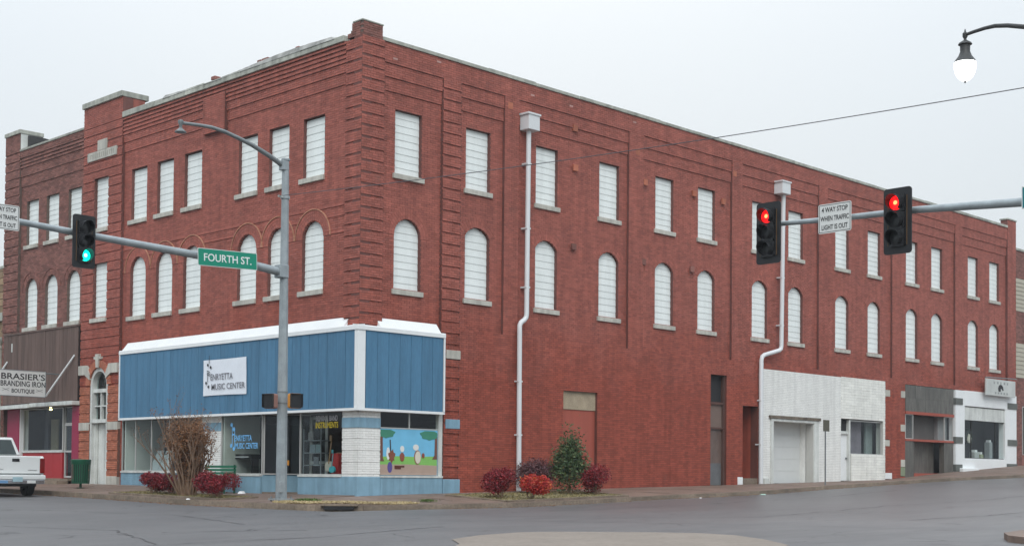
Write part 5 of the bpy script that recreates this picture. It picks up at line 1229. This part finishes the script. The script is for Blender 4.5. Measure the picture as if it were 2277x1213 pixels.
for s in (-1, 1):
    T().box(min(s*.80, s*.955), max(s*.80, s*.955), .05, .16, .70, 1.13).build('tail_light', mat('tail light red', (.16, .008, .008), .2), tk, bevel=.015)
q = T().box(-.93, .93, -.12, .06, .50, .64).build('bumper', TRW, tk, bevel=.03); T().box(-.90, .90, -.10, .05, .38, .50).build('bumper_step', CHROME, q, bevel=.02)
pl = T().box(-.16, .16, -.135, -.122, .44, .58).build('number_plate', mat('plate', (.35, .5, .55)), tk); T().box(-.6, -.3, -.108, -.1, .40, .48).build('sticker', mat('sticker blue', (.15, .3, .5)), tk); T().box(.32, .6, -.108, -.1, .40, .48).build('sticker', SIGWH, tk)
# cab
def loft(q, secs):
    for s0, s1 in zip(secs[:-1], secs[1:]): q.prism(s0, s1)
q = T(); secs = []
def rect(y, w_, z0, z1): return [(-w_, y, z0), (w_, y, z0), (w_, y, z1), (-w_, y, z1)]
q.prism([(-hw, 2.1, .45), (hw, 2.1, .45), (hw, 2.1, 1.22), (-hw, 2.1, 1.22)], [(-hw, 3.75, .45), (hw, 3.75, .45), (hw, 3.75, 1.20), (-hw, 3.75, 1.20)])
q.prism([(-hw, 3.76, .45), (hw, 3.76, .45), (hw, 3.76, 1.20), (-hw, 3.76, 1.20)], [(-hw*.93, 5.2, .50), (hw*.93, 5.2, .50), (hw*.93, 5.2, 1.05), (-hw*.93, 5.2, 1.05)])
q.build('body', TRW, tk, bevel=.04)
q = T(); b4 = [(-.93, 2.1, 1.23), (.93, 2.1, 1.23), (.93, 3.75, 1.21), (-.93, 3.75, 1.21)]; t4 = [(-.70, 2.22, 1.78), (.70, 2.22, 1.78), (.68, 3.1, 1.78), (-.68, 3.1, 1.78)]
q.prism(b4, t4); q.build('cab', TRW, tk, bevel=.05)
def on_face(a, b, c_, d, s0, s1, t0, t1, off):
    a, b, c_, d = map(Vector, (a, b, c_, d)); f = lambda s, t_: (a*(1-s)+b*s)*(1-t_)+(d*(1-s)+c_*s)*t_; n_ = (b-a).cross(d-a).normalized()*off
    return [f(s0, t0)+n_, f(s1, t0)+n_, f(s1, t1)+n_, f(s0, t1)+n_]
TG2 = mat('tinted window', (.035, .05, .05), .12, .2, spec=.6)
T().add(on_face(b4[0], b4[1], t4[1], t4[0], .07, .93, .05, .86, .006), [(0, 1, 2, 3)]).build('rear_window', TG2, tk)
T().add(on_face(b4[1], b4[2], t4[2], t4[1], .08, .80, .08, .86, .006), [(0, 1, 2, 3)]).build('side_window', TG2, tk); T().add(on_face(b4[3], b4[0], t4[0], t4[3], .2, .92, .08, .86, .006), [(0, 1, 2, 3)]).build('side_window', TG2, tk)
T().add(on_face(b4[2], b4[3], t4[3], t4[2], .06, .94, .05, .9, .006), [(0, 1, 2, 3)]).build('windscreen', TG2, tk)
for s in (-1, 1):
    for y in (1.15, 4.35):
        q = T(); xo = s*(hw-.02); xi = s*(hw-.26); q.lathe([(.20, xi), (.37, xi), (.385, xi+s*.03), (.385, xo-s*.03), (.37, xo), (.22, xo)], (0, y, .385), 'x', 24); w_ = q.build('wheel', TIRE, tk, smooth=True)
        q = T(); q.lathe([(.0, xo-s*.03), (.08, xo-s*.01), (.2, xo-s*.05), (.23, xo)], (0, y, .385), 'x', 20); q.build('rim', CHROME, w_, smooth=True)
T().box(-.7, .7, .1, 4.9, .30, .50).build('chassis', BLACKP, tk); T().tube([(-.7, 1.15, .385), (.7, 1.15, .385)], .06, 8).build('axle', BLACKP, tk)
# litter
for i, (px, py, lab) in enumerate([(538, 1089, 'crumpled white paper on the pavement under the blue plinth'), (1697, 1097, 'flattened pale green carton lying in the gutter'), (1558, 1070, 'small white cup by the side street kerb'), (418, 1114, 'scrap of white paper at the kerb of the left planting bed')]):
    p = onx(px, py, -.5) if i == 0 else (onx(px, py, -3.9) if i == 3 else ony(px, py, -4.2 if i == 1 else -4.3))
    z = walk_z(p.x, p.y) if i in (0, 3) else road_z(p.x, p.y)
    s = (.16, .14, .05, .07)[i]; P = [(s*random.uniform(.7, 1.1)*math.cos(a), s*random.uniform(.7, 1.1)*math.sin(a)) for a in np.linspace(0, 6.28, 7)[:-1]]
    o = MB().prism([(p.x+a, p.y+b, z) for a, b in P], [(p.x+a*.6, p.y+b*.6, z+s*(.5 if i != 1 else .25)) for a, b in P]).build('litter', PAPER if i != 1 else mat('green carton', (.35, .5, .42))); tag(o, lab, 'litter')

# ================================================================== planting
def leaf_mass(n, fn, size, seed, aspect=2.2, droop=0.):
    rg = np.random.default_rng(seed); C = np.array([fn(rg) for _ in range(n)])
    d = rg.normal(size=(n, 3)); d[:, 2] = d[:, 2]*.7-droop; d /= np.linalg.norm(d, axis=1)[:, None]
    e = rg.normal(size=(n, 3)); e -= (e*d).sum(1)[:, None]*d; e /= np.linalg.norm(e, axis=1)[:, None]
    s = size*rg.uniform(.6, 1.35, n)[:, None]
    V = np.stack([C-d*s, C+e*s/aspect, C+d*s, C-e*s/aspect], 1).reshape(-1, 3); Q = np.arange(4*n).reshape(-1, 4)
    return V, Q
def leafmat(name, cols, rough=.5):
    m = bpy.data.materials.new(name); m.use_nodes = True; n = m.node_tree.nodes; l = m.node_tree.links; b = n['Principled BSDF']; g = n.new('ShaderNodeNewGeometry'); cr = n.new('ShaderNodeValToRGB')
    el = cr.color_ramp.elements
    el[0].color = (*cols[0], 1); el[1].color = (*cols[-1], 1)
    for i, c_ in enumerate(cols[1:-1]): e = el.new((i+1)/(len(cols)-1)); e.color = (*c_, 1)
    t = n.new('ShaderNodeTexNoise'); t.inputs['Scale'].default_value = 5; l.new(g.outputs['Position'], t.inputs['Vector'])
    a = n.new('ShaderNodeMath'); a.operation = 'MULTIPLY_ADD'; l.new(g.outputs['Random Per Island'], a.inputs[0]); a.inputs[1].default_value = .6
    q = n.new('ShaderNodeMapRange'); q.inputs[1].default_value = .3; q.inputs[2].default_value = .7; q.inputs[4].default_value = .4; l.new(t.outputs[0], q.inputs[0]); l.new(q.outputs[0], a.inputs[2])
    l.new(a.outputs[0], cr.inputs[0]); l.new(cr.outputs[0], b.inputs['Base Color']); b.inputs['Roughness'].default_value = rough; b.inputs['Specular IOR Level'].default_value = .25
    return m
REDLEAF = leafmat('red nandina leaves', [(.05, .012, .014), (.15, .012, .022), (.27, .022, .032), (.30, .06, .04)])
ORLEAF = leafmat('orange red leaves', [(.18, .012, .016), (.42, .020, .026), (.52, .06, .03), (.60, .24, .06)])
DKRED = leafmat('dark red leaves', [(.05, .012, .016), (.16, .014, .022), (.29, .026, .036), (.28, .07, .045)])
PURP = leafmat('purple brown leaves', [(.06, .035, .04), (.11, .05, .06), (.16, .065, .07), (.11, .08, .06)])
GRN = leafmat('evergreen leaves', [(.02, .04, .018), (.045, .085, .035), (.09, .13, .05), (.20, .16, .07)])
BRNL = leafmat('dead brown leaves', [(.09, .045, .025), (.20, .095, .048), (.30, .15, .075), (.20, .12, .07)], .8)
TWIG = mat('twig bark', (.23, .15, .10), .9, .3, 4)
def bush(name, label, cx, cy, w, d, h, m, n, size, seed, lobes=9, stem=True, cat='bush', lift=.08, group=None, spiky=.12, point=0.):
    z0 = walk_z(cx, cy); t = thing(name, label, cat, (cx, cy, z0), group); rg0 = random.Random(seed)
    L = []
    for k in range(lobes):
        a = rg0.uniform(0, 6.28); rr = rg0.uniform(.1, .62); L.append((rr*math.cos(a), rr*math.sin(a), rg0.uniform(.35, .72), rg0.uniform(.28, .44)))
    def fn(rg):
        lx, ly, lz, lr = L[rg.integers(len(L))]; v = rg.normal(size=3); v /= np.linalg.norm(v); r = lr*(1-.5*rg.random()**2)*(1+spiky*rg.normal())
        x, y, z = lx+v[0]*r, ly+v[1]*r, lz+v[2]*r*.85
        k_ = 1-point*min(1, max(0, z)); x *= k_; y *= k_
        return (cx+x*w*.62, cy+y*d*.62, z0+lift*h+max(.0, z)*h*.92)
    V, Q = leaf_mass(n, fn, size, seed); link_np('foliage', V, Q, [m], t)
    q = MB()
    for k in range(10):
        a = rg0.uniform(0, 6.28); b = Vector((cx+.08*math.cos(a), cy+.08*math.sin(a), z0-.02)); e = Vector((cx+.35*w*math.cos(a)*rg0.random(), cy+.35*d*math.sin(a)*rg0.random(), z0+h*.75)); q.tube([b, b.lerp(e, .5)+Vector((0, 0, .05)), e], [.012, .009, .004], 5)
    q.build('stems', TWIG, t)
    return t
def spot(px, py, y=None, x=None): p = ony(px, py, y) if y is not None else onx(px, py, x); return p.x, p.y
# left bed
x, y = spot(482, 1100, x=-3.25); bush('nandina_bush', 'rounded red bush right of the twiggy shrub in the left bed', x, y, 1.25, 1.25, .86, REDLEAF, 6500, .035, 11)
x, y = spot(342, 1090, x=-3.0); bush('nandina_bush', 'red bush left of the twiggy shrub in the left bed', x, y, .95, 1.2, .80, REDLEAF, 5000, .035, 12)
x, y = spot(380, 1088, x=-2.9); bush('nandina_bush', 'small rusty red bush at the foot of the twiggy shrub', x, y, .8, .9, .72, DKRED, 3200, .034, 13)
# twiggy crepe myrtle
x, y = spot(418, 1095, x=-3.0); z0 = walk_z(x, y)
cm = thing('bare_shrub', 'tall twiggy shrub with brown dead leaves before the blue shopfront', 'shrub', (x, y, z0)); rr = random.Random(5)
q = MB(); q2 = MB(); tips = []; mids = []
dirv = Vector((_r.x, _r.y, 0))
def grow(p, d, L_, r, depth):
    n = 3; pts = [p]; cur = p
    for i in range(n):
        d = (d+Vector((rr.gauss(0, .08), rr.gauss(0, .08), rr.gauss(.05, .06)))).normalized(); cur = cur+d*(L_/n); pts.append(cur)
    (q if depth < 2 else q2).tube(pts, [r*(1-.45*i/n) for i in range(n+1)], 6 if depth < 2 else 4, caps=False)
    if depth >= 1: mids.extend(pts[1:])
    if depth == 3: tips.append(cur); return
    for k in range(rr.choice((2, 3, 3)) if depth < 2 else 2):
        a = (d+Vector((rr.gauss(0, .27), rr.gauss(0, .27), rr.uniform(0, .25)))).normalized(); grow(pts[rr.choice((2, 3))], a, L_*rr.uniform(.45, .68), r*.55, depth+1)
for k in range(30):
    a = 6.28*k/30+rr.random(); sp_ = rr.uniform(.03, .48); b = Vector((x+.22*math.cos(a), y+.22*math.sin(a), z0-.03)); grow(b, Vector((math.cos(a)*sp_, math.sin(a)*sp_, 1)).normalized(), rr.uniform(1.05, 1.6), rr.uniform(.022, .045), 0)
q.build('stem', TWIG, cm, smooth=True); q2.build('twigs', TWIG, cm, kind='stuff')
tp = np.array([tuple(p) for p in tips]); md = np.array([tuple(p) for p in mids if p.z < z0+2.2 and (p.x-x)**2+(p.y-y)**2 < .36])
V, Q = leaf_mass(2600, lambda g: tp[g.integers(len(tp))]+g.normal(0, .045, 3), .024, 21); link_np('seed_heads', V, Q, [BRNL], cm)['kind'] = 'stuff'
V, Q = leaf_mass(6500, lambda g: md[g.integers(len(md))]*np.array([1, 1, 1])+g.normal(0, .11, 3), .036, 22, droop=.6); link_np('dead_leaves', V, Q, [BRNL], cm)['kind'] = 'stuff'
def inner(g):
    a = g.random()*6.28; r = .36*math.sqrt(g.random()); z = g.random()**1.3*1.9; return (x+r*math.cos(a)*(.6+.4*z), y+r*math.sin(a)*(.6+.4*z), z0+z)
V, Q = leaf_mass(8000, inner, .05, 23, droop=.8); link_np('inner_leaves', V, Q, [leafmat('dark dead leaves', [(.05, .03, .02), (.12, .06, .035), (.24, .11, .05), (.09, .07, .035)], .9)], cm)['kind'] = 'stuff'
# right bed
YB = -2.6
x, y = spot(1112, 1100, y=YB); bush('nandina_bush', 'dark red bush at the left end of the right bed', x, y, 1.25, 1.2, .95, DKRED, 7500, .036, 14)
x, y = spot(1180, 1108, y=-3.25); bush('nandina_bush', 'bright orange red bush at the front of the right bed', x, y, 1.0, .95, .80, ORLEAF, 6000, .036, 15)
x, y = spot(1193, 1090, y=-1.5); bush('barberry_bush', 'low dark purple bush behind the downpipe in the right bed', x, y, 2.1, .9, 1.12, PURP, 11000, .032, 16, lobes=14, spiky=.2)
x, y = spot(1268, 1098, y=-2.1); bush('evergreen_shrub', 'tall loose green shrub in the middle of the right bed', x, y, 1.6, 1.3, 1.95, GRN, 9000, .048, 19, lobes=24, spiky=.5, cat='shrub', point=.42)
x, y = spot(1326, 1102, y=-2.75); bush('nandina_bush', 'dark red bush at the right end of the right bed', x, y, 1.25, 1.15, .98, DKRED, 7500, .036, 18)
# beds: edging and thatch, set slightly above the slabs
def bed_area(name, pts, label):
    cx_ = sum(p[0] for p in pts)/len(pts); cy_ = sum(p[1] for p in pts)/len(pts); t = thing(name, label, 'planting bed', (cx_, cy_, walk_z(cx_, cy_)))
    MB().prism([(a, b, walk_z(a, b)-.05) for a, b in pts], [(a, b, walk_z(a, b)+.035) for a, b in pts]).build('soil', SOIL, t)
    n = len(pts)
    for i in range(n):
        a, b = Vector((*pts[i], 0)), Vector((*pts[(i+1) % n], 0)); d = (b-a).normalized(); o_ = Vector((d.y, -d.x, 0))*.05
        P = [a-o_, b-o_, b+o_, a+o_]; MB().prism([(p.x, p.y, walk_z(p.x, p.y)-.05) for p in P], [(p.x, p.y, walk_z(p.x, p.y)+.055) for p in P]).build('edging', KERB, t)
    # thatch
    def fn(g):
        i = g.integers(n); s, r_ = g.random(), math.sqrt(g.random()); p = np.array(pts[i])*(1-s)+np.array(pts[(i+1) % n])*s; p = np.array([cx_, cy_])*(1-r_*.95)+p*r_*.95; return (p[0], p[1], walk_z(*p)+.045+.02*g.random())
    V, Q = leaf_mass(2600, fn, .04, 31, 5); link_np('grass', V, Q, [leafmat('bed grass', [(.20, .16, .08), (.30, .24, .11), (.12, .12, .05), (.18, .13, .07)], .9)], t)['kind'] = 'stuff'
bed_area('planting_bed', [(-3.65, 1.9), (-3.65, 8.2), (-2.3, 8.2), (-2.3, 1.9)], 'low kerbed bed of dry grass under the twiggy shrub at left')
bed_area('planting_bed', [(2.7, -3.65), (8.3, -3.65), (8.3, -1.0), (2.7, -1.0)], 'low kerbed bed of dry leaves under the bushes beside the brick wall')
# corner verge: straw and grass tufts between kerb and pavement
def verge(fn_, n, size, m_, nm, seed): V, Q = leaf_mass(n, fn_, size, seed, 5); link_np(nm, V, Q, [m_])['kind'] = 'stuff'
def vg(g):
    t_ = g.random(); a = -.35+t_*(math.pi/2+.7); r_ = 1.72+.55*g.random()**.8; x_, y_ = -1.5-r_*math.cos(a), -1.5-r_*math.sin(a)
    return (x_, y_, walk_z(x_, y_)+.012+.03*g.random())
verge(vg, 6500, .045, leafmat('straw', [(.30, .23, .12), (.55, .44, .25), (.40, .32, .18), (.66, .56, .34)], .9), 'straw', 41)
def tuft(cx_, cy_, s): return lambda g: (cx_+g.normal(0, s), cy_+g.normal(0, s*.8), walk_z(cx_, cy_)+.02+.06*g.random())
p = onx(683, 1112, -2.9); verge(tuft(p.x, p.y, .16), 700, .05, leafmat('fresh grass', [(.05, .09, .02), (.10, .16, .04), (.07, .12, .03), (.16, .17, .06)], .9), 'grass', 42)
p = ony(950, 1122, -3.0); verge(tuft(p.x, p.y, .12), 300, .04, bpy.data.materials['fresh grass'], 'grass', 43)
def gut(g):
    if g.random() < .5: x_ = g.random()*26; y_ = -SW-.05-abs(g.normal(0, .12))
    else: x_ = -SW-.05-abs(g.normal(0, .12)); y_ = g.random()*14
    return (x_, y_, road_z(x_, y_)+.015)
verge(gut, 1600, .03, BRNL, 'fallen_leaves', 44)
# ================================================================== damp air
hm = bpy.data.materials.new('damp air'); hm.use_nodes = True; hn = hm.node_tree; hn.nodes.clear()
ho = hn.nodes.new('ShaderNodeOutputMaterial'); hv = hn.nodes.new('ShaderNodeVolumePrincipled'); hv.inputs['Color'].default_value = (.93, .96, 1, 1); hv.inputs['Density'].default_value = .0005; hv.inputs['Anisotropy'].default_value = .2
hn.links.new(hv.outputs[0], ho.inputs['Volume'])
MB().box(-2600, 2600, -2600, 2600, -6, 17.0).build('haze', hm, kind='stuff')

# repeats share a group phrase
GROUPS = {'traffic_light': 'traffic lights hung on the mast arms', 'pedestrian_signal': 'pedestrian signals on the corner mast', 'road_sign': 'four way stop signs on the mast arms',
          'street_sign': 'street name signs on the mast arms', 'signal_mast': 'signal masts at the junction', 'nandina_bush': 'red nandina bushes in the planting beds', 'planting_bed': 'kerbed planting beds on the pavement',
          'guitar': 'guitars in the shop window', 'display_box': 'display pieces in the white shop window', 'litter': 'scraps of litter on the street', 'pale_board': 'pale boards inside the shop window'}
for o in bpy.data.objects:
    if not o.parent and o.get('label'):
        g_ = GROUPS.get(o.name.split('.')[0])
        if g_: o['group'] = g_
